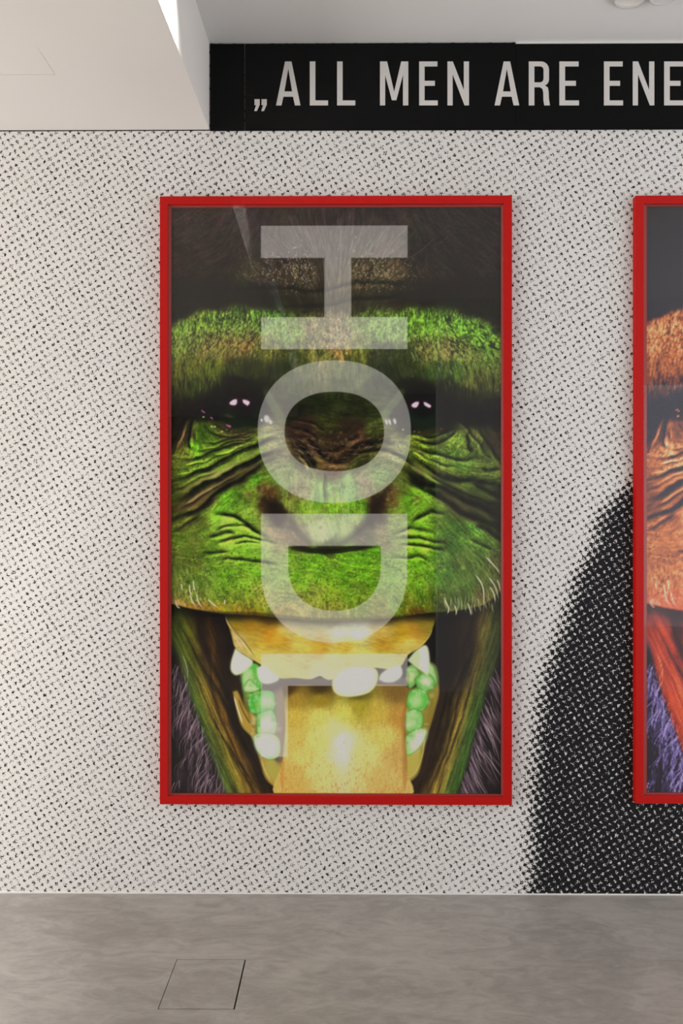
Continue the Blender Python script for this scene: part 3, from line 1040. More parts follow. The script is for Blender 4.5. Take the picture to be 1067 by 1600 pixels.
    # brow: short pale and dark dashes
    for k in range(1500):
        left = rs.rand() < 0.5
        t = rs.rand()
        if left:
            x0, y0 = 268 + 140 * t, 548 - 22 * math.sin(t * 2.2) + rs.normal() * 15
            a_ = math.radians(-66 + 30 * (t - 0.5) + rs.normal() * 14)
        else:
            x0, y0 = 640 + 142 * t, 535 + 40 * t * t + rs.normal() * 16
            a_ = math.radians(64 - 10 * t + rs.normal() * 14)
        if 405 < x0 < 640:
            continue
        L = 3 + rs.rand() * 8
        c = [(178, 172, 112), (150, 160, 82), (30, 34, 12), (46, 40, 18)][rs.randint(4)]
        cv.stroke([(x0, y0), (x0 + math.cos(a_) * L, y0 + math.sin(a_) * L)], 1.1, c, 0.2 + 0.4 * rs.rand(), 0.7, spl=3)
    for k in range(90):
        x0, y0 = 690 + rs.rand() * 90, 488 + rs.rand() * 62
        if y0 < 485 + (x0 - 690) * 0.35:
            continue
        L = 5 + rs.rand() * 9
        a_ = math.radians(48 + rs.normal() * 16)
        cv.stroke([(x0, y0), (x0 + math.cos(a_) * L, y0 + math.sin(a_) * L)], 2.2, (22, 40, 16), 0.6, 0.9, spl=3)
    for k in range(60):
        x0, y0 = 300 + rs.rand() * 110, 492 + rs.rand() * 40
        cv.blob(x0, y0, 0.8 + rs.rand() * 1.5, 1 + rs.rand() * 2, (24, 34, 10), 0.6, 0.8)
    # left flank of the brow and temple, downward strands
    for k in range(420):
        x0, y0 = rs.choice([270 + rs.rand() * 75, 690 + rs.rand() * 90]), 558 + rs.rand() * 45
        L = 8 + rs.rand() * 16
        c = [(112, 128, 40), (90, 104, 30), (22, 26, 8)][rs.randint(3)]
        cv.stroke([(x0, y0), (x0 + rs.normal() * 3, y0 + L)], 1.1, c, 0.2 + 0.3 * rs.rand(), 0.8, spl=3)

    # ---------- eyes
    cv.over(cv.poly([(288, 644), (310, 624), (338, 606), (368, 598), (396, 602), (412, 622), (416, 648), (404, 664), (376, 668), (348, 662), (322, 650), (300, 652)], 12) * 0.93, (11, 8, 9))
    cv.over(cv.poly([(636, 600), (664, 596), (690, 606), (720, 628), (782, 640), (784, 668), (740, 664), (716, 656), (694, 668), (668, 672), (642, 668), (630, 640)], 12) * 0.85, (15, 12, 13))
    cv.blob(379, 651, 27, 19, (18, 44, 20), 0.75, 0.6)
    cv.blob(381, 641, 17, 13, (8, 7, 7), 0.9, 0.6)
    cv.blob(357, 650, 6, 2, (60, 74, 18), 0.7, 0.8, 0.4)
    cv.blob(661, 653, 24, 17, (14, 50, 24), 0.75, 0.6)
    cv.blob(661, 643, 18, 12, (8, 7, 7), 0.9, 0.6)

    def glint(pts):
        cv.over(cv.poly(pts, 2.6), (150, 40, 120))
        cx = sum(p[0] for p in pts) / len(pts)
        cy = sum(p[1] for p in pts) / len(pts)
        cv.over(cv.poly([(cx + (p[0] - cx) * 0.82, cy + (p[1] - cy) * 0.78) for p in pts], 1.2), (232, 218, 230))
    glint([(358.5, 629), (363, 625.5), (366, 624), (370.5, 624), (371, 630), (368, 634), (362, 634), (358.5, 632)])
    glint([(378.5, 624.5), (383, 624.5), (389, 627), (391, 630), (387.5, 635), (384, 633), (380, 630)])
    glint([(642.5, 633), (647, 629.5), (651, 628), (655, 628.5), (654.5, 633), (651, 638), (646, 638), (643, 636)])
    glint([(661.5, 628.5), (665, 629), (670, 632), (674, 635), (672.5, 638.5), (668, 637), (663, 633.5)])
    for x0, y0, rx, ry in ((417, 655, 4.2, 5.6), (423, 660, 2.4, 3.6), (409, 657, 1.6, 2.4), (604, 660, 2.0, 4.4), (609, 660, 2.0, 4.6), (617, 659, 2.2, 4.4)):
        cv.blob(x0, y0, rx, ry, (226, 210, 226), 0.85, 0.5, -0.3)
    for pts in ([(314, 641), (321, 646)], [(328, 652), (333, 655)], [(352, 664), (362, 667)], [(355, 666), (361, 668)]):
        cv.stroke(pts, 1.8, (176, 84, 150), 0.8, 0.9, spl=4)
    for x0, y0 in ((331, 667), (336, 667), (354, 672), (347, 675), (318, 652), (362, 675), (655, 676), (648, 675), (690, 671), (630, 672)):
        cv.blob(x0, y0, 1.6, 1.2, (200, 196, 150), 0.8, 0.8)
    cv.stroke([(412, 606), (424, 628), (438, 652), (444, 668)], 9, (84, 112, 48), 0.42, 5)
    cv.stroke([(632, 606), (622, 622), (606, 642), (598, 660)], 8, (80, 112, 48), 0.45, 5)
    cv.stroke([(330, 660), (350, 671), (372, 676), (398, 672)], 4, (44, 30, 16), 0.6, 2.5)
    cv.stroke([(640, 673), (664, 677), (690, 672), (704, 664)], 4, (44, 24, 18), 0.6, 2.5)

    # ---------- folds of the cheeks, the lip and the nose
    for pts, w, c, al in (
            ([(268, 772), (296, 762), (326, 746), (356, 732), (388, 714), (410, 704)], 9, (104, 104, 46), .55),
            ([(300, 760), (330, 748), (356, 736), (380, 722)], 3, (164, 158, 100), .5),
            ([(268, 802), (290, 792), (316, 776), (346, 757), (378, 740), (410, 722)], 8, (82, 66, 38), .7),
            ([(290, 788), (312, 774), (336, 762)], 3, (148, 126, 88), .55),
            ([(384, 736), (408, 722), (430, 712)], 4, (104, 70, 56), .5),
            ([(268, 756), (300, 750), (334, 738), (366, 722)], 4, (110, 150, 50), .35),
            ([(640, 722), (664, 738), (690, 752), (720, 764), (752, 776), (784, 786)], 8, (76, 92, 38), .5),
            ([(640, 728), (662, 742), (684, 754)], 3, (160, 156, 90), .5),
            ([(648, 746), (676, 764), (704, 780), (738, 796), (776, 812)], 7, (66, 62, 32), .6),
            ([(690, 775), (704, 790), (722, 806), (744, 818), (770, 834)], 6, (70, 70, 36), .5)):
        cv.stroke(pts, w, c, al, 3.5)
    cre = [
        ([(268, 746), (287, 746.5), (307, 739), (336, 727), (361, 712), (385, 700), (404, 693), (424, 686), (446, 688)], 3.6, .88, .22, -1),
        ([(270, 717), (302, 717), (327, 708), (354, 698), (378, 693), (402, 683)], 2.2, .75, .2, -1),
        ([(276, 728), (306, 726), (336, 716), (366, 704), (400, 689)], 1.6, .5, .2, -1),
        ([(300, 706), (330, 703), (356, 692), (384, 688), (404, 680)], 1.8, .6, .2, -1),
        ([(310, 690), (336, 692), (360, 686), (384, 684), (404, 676)], 1.6, .6, .2, -1),
        ([(322, 674), (344, 682), (372, 682), (404, 674)], 1.8, .6, .2, -1),
        ([(268, 790), (285, 779.5), (305, 764), (327, 752), (348, 744), (370, 732), (395, 720), (410, 711), (432, 704), (452, 704)], 5.0, .92, .25, -1),
        ([(268, 768), (290, 760), (316, 746), (344, 735)], 2.0, .5, .2, -1),
        ([(268, 817), (280, 808), (302, 800), (319, 790), (333, 775), (354, 760), (382, 746), (412, 724), (436, 716)], 4.2, .9, .2, -1),
        ([(276, 800), (300, 786), (324, 770), (356, 752), (392, 734)], 2.2, .55, .25, -1),
        ([(270, 830), (294, 818), (314, 806)], 2.4, .6, .15, -1),
        ([(331, 807), (344, 804), (360, 806), (378, 815), (395, 828), (410, 837), (424, 846)], 3.0, .85, .3, 1),
        ([(334, 830), (354, 823), (378, 822), (392, 826)], 2.2, .65, .25, 1),
        ([(322, 842), (346, 834), (370, 832)], 2.8, .7, .25, 1),
        ([(332, 853), (354, 843), (378, 839), (410, 845), (440, 850)], 2.4, .7, .3, 1),
        ([(364, 851), (386, 849), (412, 850)], 1.6, .55, .3, 1),
        ([(316, 867), (340, 864), (362, 859)], 2.6, .65, .2, 1),
        ([(330, 877), (361, 873), (382, 875), (410, 880), (440, 884)], 2.8, .75, .15, 1),
        ([(640, 713), (657, 724), (679, 739), (696, 747), (716, 752), (741, 752.5), (765, 755), (783, 755)], 4.2, .85, .22, 1),
        ([(616, 722), (640, 742), (650, 752), (667, 757), (690, 764), (716, 776), (734, 788), (755, 796), (772, 805), (784, 809)], 5.6, .9, .2, 1),
        ([(632, 745), (650, 758), (674, 771), (694, 783), (719, 801), (734, 808), (758, 818), (784, 826)], 5.2, .88, .18, 1),
        ([(668, 746), (690, 752), (720, 768), (752, 782), (784, 792)], 2.2, .5, .2, 1),
        ([(664, 738), (688, 754), (716, 766)], 1.8, .45, .3, 1),
        ([(741, 820), (765, 833), (784, 846)], 4.0, .75, .15, 1),
        ([(730, 838), (750, 850), (776, 862)], 2.0, .55, .15, 1),
        ([(640, 697), (660, 705), (684, 710), (701, 717), (724, 720), (748, 714)], 3.0, .75, .2, 1),
        ([(640, 686), (662, 693), (686, 693), (704, 683), (716, 668)], 2.4, .7, .2, 1),
        ([(644, 680), (668, 684), (690, 680), (708, 668)], 1.8, .6, .2, 1),
        ([(642, 703), (668, 716), (694, 728), (720, 732)], 1.8, .5, .2, 1),
        ([(748, 733), (766, 735), (784, 732)], 3.2, .7, .15, 1),
        ([(734, 754), (758, 766), (784, 779)], 3.4, .7, .15, 1),
        ([(728, 672), (731, 690), (732, 700), (739, 710)], 3.0, .8, .15, 1),
        ([(716, 656), (728, 668), (746, 692), (756, 712)], 2.2, .6, .25, 1),
        ([(744, 668), (760, 690), (776, 716), (784, 730)], 2.2, .6, .2, 1),
        ([(640, 819), (660, 806), (674, 801), (698, 802)], 3.0, .8, .3, 1),
        ([(612, 836), (640, 827), (660, 828), (684, 833)], 2.6, .7, .35, 1),
        ([(612, 842), (640, 840), (660, 841), (684, 847), (700, 850)], 2.6, .7, .35, 1),
        ([(620, 853), (640, 852), (660, 855), (684, 859), (698, 861)], 2.4, .7, .35, 1),
        ([(600, 870), (640, 872), (656, 869), (670, 874)], 2.2, .55, .2, 1),
        ([(296, 640), (284, 664), (276, 684), (268, 700)], 3.0, .6, .5, -1),
        ([(301, 652), (298, 672), (296, 696), (300, 706)], 2.6, .8, .35, -1),
        ([(290, 656), (282, 680), (270, 712)], 2.0, .6, .5, -1),
        ([(448, 695), (473, 701), (487, 720), (493, 734)], 4.0, .9, .5, 1),
        ([(446, 680), (479, 687), (498, 706), (521, 721), (541, 718), (558, 700), (600, 693), (622, 700)], 4.6, .92, .35, 1),
        ([(466, 706), (480, 722), (486, 734)], 2.2, .7, .6, 1),
        ([(500, 704), (526, 706), (549, 688), (566, 680)], 3.4, .8, .4, 1),
        ([(541, 727), (564, 709), (600, 705), (630, 716), (646, 728)], 3.4, .85, .4, 1),
        ([(452, 668), (480, 676), (500, 690)], 2.4, .6, .35, 1),
        ([(458, 654), (490, 662), (512, 676)], 2.0, .55, .35, 1),
        ([(508, 738), (508, 760), (510, 790)], 3.0, .62, .12, 1),
    ]
    for pts, w, dk, lt, sd in cre:
        cv.crease(pts, w, dk, lt, sd, 3.0)
    # brown mottling beside the nostrils and on the nose bridge
    for cx, cy, rx, ry, n in ((414, 768, 13, 14, 60), (608, 770, 14, 16, 60), (470, 765, 22, 12, 40), (576, 760, 22, 12, 40), (530, 700, 60, 26, 120), (385, 775, 10, 10, 18), (652, 782, 8, 12, 12)):
        for k in range(n):
            x0, y0 = cx + rs.normal() * rx * 0.55, cy + rs.normal() * ry * 0.55
            c = [(92, 50, 26), (60, 34, 18), (140, 124, 70)][rs.randint(3)]
            cv.blob(x0, y0, 1 + rs.rand() * 2.6, 1 + rs.rand() * 2.2, c, 0.35, 0.9)
    for k in range(150):
        t = rs.rand()
        x0, y0 = 452 + 144 * t, 690 + 30 * math.sin(math.pi * t) + rs.normal() * 12
        c = [(150, 112, 92), (170, 140, 120), (20, 14, 10)][rs.randint(3)]
        a_ = math.radians(34 * (0.5 - t) * 2 + rs.normal() * 10)
        L = 4 + rs.rand() * 10
        cv.stroke([(x0, y0), (x0 + math.cos(a_) * L, y0 + math.sin(a_) * L)], 1.0, c, 0.2 + 0.35 * rs.rand(), 0.7, spl=3)
    # nostrils and the underside of the nose
    cv.over(cv.poly([(412, 780), (424, 782), (440, 792), (450, 802), (448, 812), (436, 824), (424, 818), (418, 800)], 9) * 0.85, (26, 18, 14))
    cv.over(cv.poly([(612, 758), (600, 780), (592, 806), (574, 826), (548, 846), (528, 856), (526, 850), (550, 834), (566, 818), (576, 798), (590, 776)], 7) * 0.8, (30, 22, 16))
    cv.stroke([(450, 806), (462, 826), (476, 842), (490, 855)], 6, (48, 38, 26), 0.7, 4)
    cv.stroke([(446, 856), (470, 858), (490, 861), (522, 861), (556, 857), (596, 853)], 6, (20, 24, 8), 0.85, 3.5)
    cv.blob(510, 834, 34, 14, (170, 206, 132), 0.35, 0.9)
    for x0, y0, r in ((501, 825, 2.6), (498, 810, 5), (521, 765, 3.5), (538, 762, 3), (508, 796, 5)):
        cv.blob(x0, y0, r, r, (84, 80, 40), 0.5, 0.8)
    # lip texture: small dark dots in rows and pale whisker roots
    for k in range(900):
        x0, y0 = 275 + rs.rand() * 420, 868 + rs.rand() * 82
        cv.blob(x0, y0, 0.6 + rs.rand() * 0.9, 0.6 + rs.rand() * 0.9, (34, 60, 10) if rs.rand() < 0.7 else (180, 200, 110), 0.25 + 0.3 * rs.rand(), 0.8)

    # ink balance of the skin: a little less pure green, deeper darks
    cv.a = np.clip(cv.a, 0, 255)
    gx = np.clip(cv.a[..., 1] - cv.a[..., 0], 0, None)
    cv.a[..., 1] -= 0.16 * gx
    cv.a[..., 0] += 0.10 * gx
    l_ = cv.a.mean(-1, keepdims=True)
    cv.a *= 0.80 + 0.26 * np.clip(l_ / 95, 0, 1.15)
    skin = cv.a.copy()

    # ---------- mouth
    lip = [(266, 944), (300, 952), (330, 957), (350, 959), (400, 962), (440, 966), (480, 970), (520, 971), (560, 970), (600, 967), (640, 962), (668, 958), (684, 957), (700, 956), (725, 953), (750, 948), (765, 940), (784, 922)]
    cv.a = np.zeros_like(cv.a) + np.array([20, 12, 11], np.float32)

    def ramp(v, stops):
        v = np.clip(v, stops[0][0], stops[-1][0])
        ks = [s[0] for s in stops]
        return np.stack([np.interp(v, ks, [s[1][c] for s in stops]) for c in range(3)], -1)

    yk = lambda pts: np.interp(Y, [p[1] for p in pts], [p[0] for p in pts])
    # left jaw
    lo = yk([(262, 940), (268, 970), (278, 1030), (294, 1083), (313, 1136), (330, 1185), (352, 1241)])
    li = yk([(350, 940), (353, 960), (360, 990), (364, 1040), (366, 1084), (378, 1133), (396, 1160), (408, 1190), (420, 1220), (440, 1241)])
    wob = (cv.fbm(9, 30, 2, 61) - 0.5) * 0.10
    u = (X - lo) / (li - lo) + wob
    low_l = ramp(u, [(0, (40, 62, 24)), (.06, (62, 84, 30)), (.22, (88, 98, 30)), (.36, (132, 116, 36)), (.47, (122, 98, 30)), (.55, (60, 40, 14)), (.62, (108, 80, 24)), (.70, (62, 42, 14)), (.78, (40, 26, 10)), (.88, (26, 15, 9)), (1, (40, 28, 12))])
    up_l = ramp(u, [(0, (60, 72, 20)), (.18, (84, 94, 20)), (.36, (72, 66, 16)), (.46, (28, 18, 10)), (.56, (30, 18, 12)), (.66, (66, 42, 14)), (.74, (30, 18, 10)), (1, (14, 8, 9))])
    k_ = sm(980, 1110, Y)[..., None]
    left = up_l * (1 - k_) + low_l * k_
    g = cv.lic(np.full_like(X, math.radians(66)), 22, 2.2, 3)
    g2 = cv.lic(np.full_like(X, math.radians(66)), 10, 1.3, 4)
    left *= (1 + 0.28 * g + 0.16 * g2)[..., None]
    top_sh = sm(944, 990, Y)[..., None]
    left *= 0.35 + 0.65 * top_sh
    # right jaw
    ro = yk([(800, 900), (790, 980), (774, 1045), (762, 1075), (747, 1131), (735, 1180), (717, 1241)])
    ri = yk([(690, 940), (684, 985), (684, 1040), (684, 1081), (672, 1130), (663, 1175), (650, 1215), (634, 1241)])
    ur = (ro - X) / (ro - ri) + wob
    low_r = ramp(ur, [(0, (34, 56, 22)), (.08, (52, 84, 28)), (.24, (70, 92, 34)), (.36, (128, 112, 44)), (.50, (122, 100, 38)), (.60, (92, 72, 26)), (.70, (58, 40, 16)), (.80, (30, 17, 10)), (.90, (42, 26, 13)), (1, (22, 13, 10))])
    up_r = ramp(ur, [(0, (44, 56, 24)), (.16, (62, 74, 26)), (.30, (96, 88, 32)), (.40, (58, 46, 20)), (.52, (26, 18, 16)), (.62, (34, 22, 18)), (.72, (18, 14, 15)), (1, (13, 10, 11))])
    k_ = sm(1030, 1130, Y)[..., None]
    right = up_r * (1 - k_) + low_r * k_
    gr = cv.lic(np.full_like(X, math.radians(108)), 22, 2.2, 13)
    gr2 = cv.lic(np.full_like(X, math.radians(108)), 10, 1.3, 14)
    right *= (1 + 0.28 * gr + 0.16 * gr2)[..., None]
    right *= 0.45 + 0.55 * sm(925, 985, Y)[..., None]
    cv.a = np.where((X < 525)[..., None], left, right).astype(np.float32)
    for pts, w in (([(276, 952), (292, 990), (308, 1027), (330, 1064), (349, 1095), (364, 1126), (376, 1152), (403, 1196), (425, 1234)], 4),
                   ([(318, 1000), (336, 1046), (354, 1081), (374, 1124), (392, 1158), (410, 1192)], 4),
                   ([(300, 1040), (320, 1090), (342, 1140), (368, 1190), (396, 1236)], 1.6),
                   ([(322, 1106), (348, 1150), (376, 1196), (404, 1236)], 1.6),
                   ([(744, 990), (734, 1030), (716, 1066), (706, 1092), (696, 1140), (680, 1190), (660, 1236)], 4),
                   ([(724, 1060), (716, 1096), (704, 1150), (688, 1196), (668, 1240)], 1.8),
                   ([(738, 1066), (728, 1100), (712, 1150), (694, 1200)], 1.4),
                   ([(700, 1080), (690, 1120), (678, 1160)], 2.4)):
        cv.crease(pts, w, .55, .10, -1 if pts[0][0] < 525 else 1, 2)
    # fur in the two lower corners
    for side in (0, 1):
        edge = lo if side == 0 else ro
        m = sm(-4, 4, (edge - X) if side == 0 else (X - edge)) * sm(1000, 1030, Y + (0 if side == 0 else 10))
        cv.over(m, (21, 15, 18))
        cv.over(m * sm(0.5, 0.8, cv.fbm(10, 22, 2, 66)) * 0.6, (64, 46, 62))
        for k in range(300 if side == 0 else 240):
            yy = 1046 + rs.rand() ** 0.8 * 215
            e = float(np.interp(yy, [970, 1030, 1083, 1136, 1185, 1241, 1290], [268, 278, 294, 313, 330, 352, 372])) if side == 0 else \
                float(np.interp(yy, [980, 1045, 1075, 1131, 1180, 1241, 1290], [790, 774, 762, 747, 735, 717, 700]))
            L = 14 + rs.rand() * 44
            br = rs.rand() ** 1.25
            c = np.array([66, 46, 62]) * (1 - br) + np.array([206, 184, 192]) * br
            if side == 0:
                x0 = e + 2 - abs(rs.normal()) * 22 * (0.4 + (yy - 1040) / 260)
                b = -0.30 + rs.normal() * 0.28
                pts = [(x0, yy - L * 0.45), (x0 + b * L * 0.5 + rs.normal() * 3, yy), (x0 + b * L * 0.55, yy + L * 0.5)]
            else:
                x0 = e - 3 + abs(rs.normal()) * 14
                b = 0.52 + rs.normal() * 0.16
                pts = [(x0, yy - 6), (x0 + b * L * 0.5, yy + L * 0.38), (x0 + b * L + 2, yy + L * 0.9)]
            cv.stroke(pts, 0.8 + rs.rand() * 0.7, c, 0.30 + 0.5 * rs.rand(), 0.7, (0.15, 0.5), spl=4)
    # gum strips beside the tongue
    cv.over(cv.poly([(376, 1052), (392, 1046), (410, 1060), (430, 1090), (440, 1150), (440, 1190), (420, 1190), (398, 1160), (384, 1124), (380, 1086)], 3), (104, 112, 44))
    cv.over(cv.poly([(640, 1040), (676, 1036), (686, 1060), (682, 1090), (668, 1120), (660, 1160), (640, 1190), (634, 1120)], 3), (104, 116, 48))
    cv.over(cv.poly([(364, 1082), (372, 1082), (384, 1110), (398, 1120), (404, 1160), (440, 1180), (444, 1232), (428, 1229), (415, 1216), (406, 1188), (396, 1156), (376, 1132)], 2.5), (176, 146, 58))
    cv.over(cv.poly([(420, 1180), (441, 1180), (441, 1228), (428, 1222), (414, 1204)], 6), (178, 166, 74))
    cv.stroke([(365, 1086), (372, 1110), (380, 1134)], 2.2, (226, 212, 170), 0.9, 1.0)
    cv.stroke([(372, 1090), (380, 1112), (394, 1136)], 1.8, (92, 60, 16), 0.7, 1.5)
    cv.stroke([(380, 1090), (390, 1120), (402, 1150)], 2.5, (120, 84, 22), 0.5, 2)
    cv.stroke([(408, 1186), (414, 1204), (424, 1222)], 1.4, (214, 200, 140), 0.7, 1.0)
    cv.over(cv.poly([(634, 1060), (668, 1050), (686, 1076), (680, 1110), (668, 1150), (660, 1188), (652, 1212), (636, 1222), (632, 1200)], 3), (150, 132, 50))
    cv.over(cv.poly([(634, 1176), (656, 1172), (655, 1196), (648, 1210), (635, 1216)], 4), (186, 172, 78))
    cv.stroke([(664, 1150), (660, 1180), (650, 1206), (636, 1218)], 1.4, (206, 196, 120), 0.7, 1.0)
    cv.stroke([(676, 1086), (672, 1120), (664, 1150)], 5, (140, 116, 40), 0.7, 3)
    # behind the L: shade between gum, teeth and tongue
    cv.over(cv.poly([(408, 1060), (520, 1060), (636, 1060), (636, 1078), (448, 1078), (446, 1180), (426, 1180), (424, 1100), (408, 1076)], 3), (62, 52, 50))
    cv.over(cv.poly([(428, 1084), (448, 1084), (446, 1182), (430, 1182)], 8), (126, 104, 78))
    # teeth, back rows
    def tooth(pts, body, hi, hc=None, soft=1.6, hr=0.6):
        cv.over(cv.poly(pts, soft), body)
        cx = sum(p[0] for p in pts) / len(pts)
        cy = sum(p[1] for p in pts) / len(pts)
        hx, hy = hc if hc else (cx, cy)
        cv.over(cv.poly([(hx + (p[0] - cx) * hr * 1.12, hy + (p[1] - cy) * hr * 1.12) for p in pts], 8) * 0.95, hi)
        q = list(pts) + [pts[0]]
        cv.stroke(q, 1.2, (40, 84, 24), 0.25, 1.4, (0, 0))
    tooth([(380, 1050), (392, 1038), (404, 1040), (410, 1056), (408, 1078), (394, 1082), (382, 1080), (378, 1064)], (92, 182, 70), (190, 224, 160), (386, 1058), hr=0.4)
    tooth([(380, 1076), (390, 1062), (400, 1072), (406, 1078), (396, 1082), (384, 1082)], (120, 190, 90), (220, 228, 184), (391, 1075), hr=0.6)
    tooth([(389, 1086), (406, 1080), (426, 1082), (430, 1100), (426, 1112), (404, 1116), (392, 1114), (388, 1100)], (78, 178, 60), (164, 218, 136), (414, 1096), hr=0.5)
    tooth([(402, 1116), (424, 1110), (432, 1126), (430, 1146), (414, 1152), (402, 1146)], (124, 196, 96), (206, 226, 190), hr=0.6)
    tooth([(396, 1150), (408, 1146), (428, 1148), (438, 1160), (436, 1182), (420, 1188), (406, 1180), (398, 1166)], (170, 206, 140), (222, 226, 220), (414, 1164), hr=0.7)
    tooth([(637, 1042), (646, 1040), (656, 1054), (650, 1068), (640, 1076), (636, 1060)], (112, 178, 76), (206, 210, 160), (643, 1056), hr=0.5)
    tooth([(668, 1036), (676, 1040), (682, 1056), (682, 1070), (674, 1068), (668, 1054)], (110, 180, 80), (196, 216, 160), hr=0.5)
    tooth([(648, 1062), (660, 1052), (674, 1056), (680, 1068), (674, 1078), (656, 1080)], (90, 178, 66), (230, 232, 198), (666, 1066), hr=0.55)
    tooth([(638, 1084), (650, 1076), (664, 1080), (670, 1094), (662, 1110), (646, 1112), (636, 1102)], (96, 188, 72), (186, 222, 150), (650, 1096), hr=0.45)
    tooth([(634, 1114), (648, 1108), (660, 1116), (660, 1134), (648, 1144), (634, 1140)], (112, 194, 84), (192, 226, 160), (645, 1124), hr=0.6)
    tooth([(634, 1150), (646, 1142), (658, 1138), (666, 1142), (662, 1158), (650, 1174), (636, 1180), (632, 1164)], (150, 208, 114), (234, 236, 220), (652, 1156), hr=0.65)
    for k in range(150):
        if rs.rand() < 0.55:
            x0, y0 = 384 + rs.rand() * 44, 1048 + rs.rand() * 120
            x0 += (y0 - 1048) * 0.14 - 4
        else:
            x0, y0 = 638 + rs.rand() * 40, 1044 + rs.rand() * 120
            x0 -= max(0, y0 - 1080) * 0.16
        c = [(214, 230, 190), (70, 150, 48), (190, 196, 120), (236, 238, 226)][rs.randint(4)]
        cv.blob(x0, y0, 1.5 + rs.rand() * 3.5, 1.5 + rs.rand() * 3.5, c, 0.30, 0.9)
    # upper gum
    gum = [(350, 957), (420, 950), (520, 950), (620, 950), (686, 952), (681, 966), (677, 980), (668, 1000), (657, 1012), (638, 1024), (626, 1042), (606, 1046), (586, 1044), (548, 1046), (520, 1062), (508, 1061), (500, 1057), (484, 1062), (461, 1060), (436, 1060), (410, 1043), (407, 1039), (386, 1026), (368, 1013), (361, 991)]
    gm = cv.poly(gum, 1.6)
    gs = prs('365 975 150 118 26|390 975 165 118 26|420 990 188 128 32|440 1000 200 148 48|400 1005 184 148 56|470 1000 216 182 90|500 1010 200 150 58|540 1010 206 166 70|375 1005 202 168 104|395 1025 206 176 96|430 1035 206 188 100|470 1040 206 188 100|520 1040 212 198 120|560 1025 212 192 106|600 1010 194 142 42|630 990 184 138 32|650 985 172 122 38|665 975 148 122 38|640 1010 202 172 92|600 1030 214 200 116|530 985 236 226 190|560 985 240 232 200|480 985 190 170 110|450 985 205 175 110|500 1055 206 200 140|600 985 200 160 80|360 962 120 105 30|420 966 128 90 24|520 972 176 160 110|600 970 140 110 50|670 962 110 84 26')
    gcol = cv.shepard(gs, 3.8) * np.array([1.02, 1.08, 0.98], np.float32)
    gt = cv.lic(np.full_like(X, 0.15), 6, 1.8, 23)
    gcol = gcol * (1 + 0.06 * gt + 0.34 * (cv.fbm(26, 14, 4, 71) - 0.5))[..., None]
    gcol = gcol * (0.35 + 0.65 * sm(958, 976, Y - 6 * np.exp(-((X - 520) / 90) ** 2)))[..., None]
    cv.over(gm, (0, 0, 0))
    cv.a += gcol * gm[..., None] - 0
    cv.stroke([(351, 960), (357, 976), (372, 994), (386, 1014), (404, 1034)], 1.8, (226, 206, 168), 0.7, 1.2)
    cv.stroke([(361, 984), (370, 1000), (380, 1016)], 3.2, (222, 196, 150), 0.6, 2)
    cv.stroke([(354, 966), (366, 986), (384, 1006), (400, 1030)], 1.4, (96, 62, 20), 0.5, 1.4)
    cv.stroke([(676, 982), (670, 996), (656, 1010)], 1.6, (210, 206, 130), 0.5, 1.2)
    # tongue
    tg = [(441, 1073), (480, 1070), (520, 1072), (590, 1070), (637, 1074), (634, 1100), (632, 1150), (634, 1200), (632, 1250), (440, 1250), (442, 1190), (446, 1130)]
    tm = cv.poly(tg, 1.6)
    ts = prs('460 1094 172 134 36|460 1120 214 178 62|460 1160 224 186 80|460 1220 222 176 76|500 1094 158 128 26|500 1120 226 204 88|520 1140 232 220 124|530 1180 234 226 156|500 1200 230 206 110|540 1114 220 200 76|560 1104 176 154 36|590 1114 206 172 58|600 1150 224 196 88|624 1120 196 142 52|624 1180 210 164 76|600 1220 222 180 86|540 1225 230 200 112|535 1160 234 228 168|480 1180 228 198 94|570 1180 230 206 110|500 1160 230 212 104|450 1078 70 46 12|500 1076 66 48 12|560 1084 96 84 20|620 1080 130 96 34')
    tcol = cv.shepard(ts, 3.8) * np.array([0.97, 1.01, 1.16], np.float32)
    tcol = tcol + np.array([5, 9, 22], np.float32) * (np.exp(-((X - 536 - 4 * np.sin(Y / 17)) / 11) ** 2) * sm(1105, 1135, Y) * (0.4 + 0.9 * cv.fbm(9, 22, 2, 97)))[..., None]
    vg = cv.lic(np.full_like(X, math.pi / 2), 7, 1.5, 33)
    tcol = tcol * (1 + 0.03 * vg + 0.10 * (cv.fbm(5, 9, 3, 81) - 0.5) + 0.10 * (cv.noise(X / 2, Y / 2, 5) - 0.5))[..., None]
    cv.over(tm, (0, 0, 0))
    cv.a += tcol * tm[..., None]
    for k in range(330):
        yy = 1110 + rs.rand() ** 0.5 * 130
        x0 = 444 + rs.rand() * 186
        L = 2 + rs.rand() * 5
        cv.stroke([(x0, yy), (x0 + rs.normal(), yy + L)], 1.2 + rs.rand(), (186, 112, 40), (0.10 + 0.3 * rs.rand()) * (0.3 + 0.7 * (yy - 1110) / 130), 0.9, spl=3)
    cv.stroke([(442, 1184), (441, 1210), (442, 1240)], 3.5, (206, 124, 52), 0.55, 2)
    cv.stroke([(633, 1090), (631, 1140), (633, 1200), (632, 1240)], 5, (166, 104, 46), 0.5, 3)
    # front teeth
    def white(pts, edge, soft=1.5):
        cv.over(cv.poly(pts, soft + 0.4), np.array(edge) * 0.5 + np.array([112, 108, 76]))
        cx = sum(p[0] for p in pts) / len(pts)
        cy = sum(p[1] for p in pts) / len(pts)
        cv.over(cv.poly([(cx + (p[0] - cx) * 0.9, cy + (p[1] - cy) * 0.88) for p in pts], 6), (230, 230, 228))
    white([(368, 1014), (378, 1022), (395, 1034), (387, 1046), (375, 1054), (367, 1055), (361, 1047), (362, 1033)], (168, 210, 140))
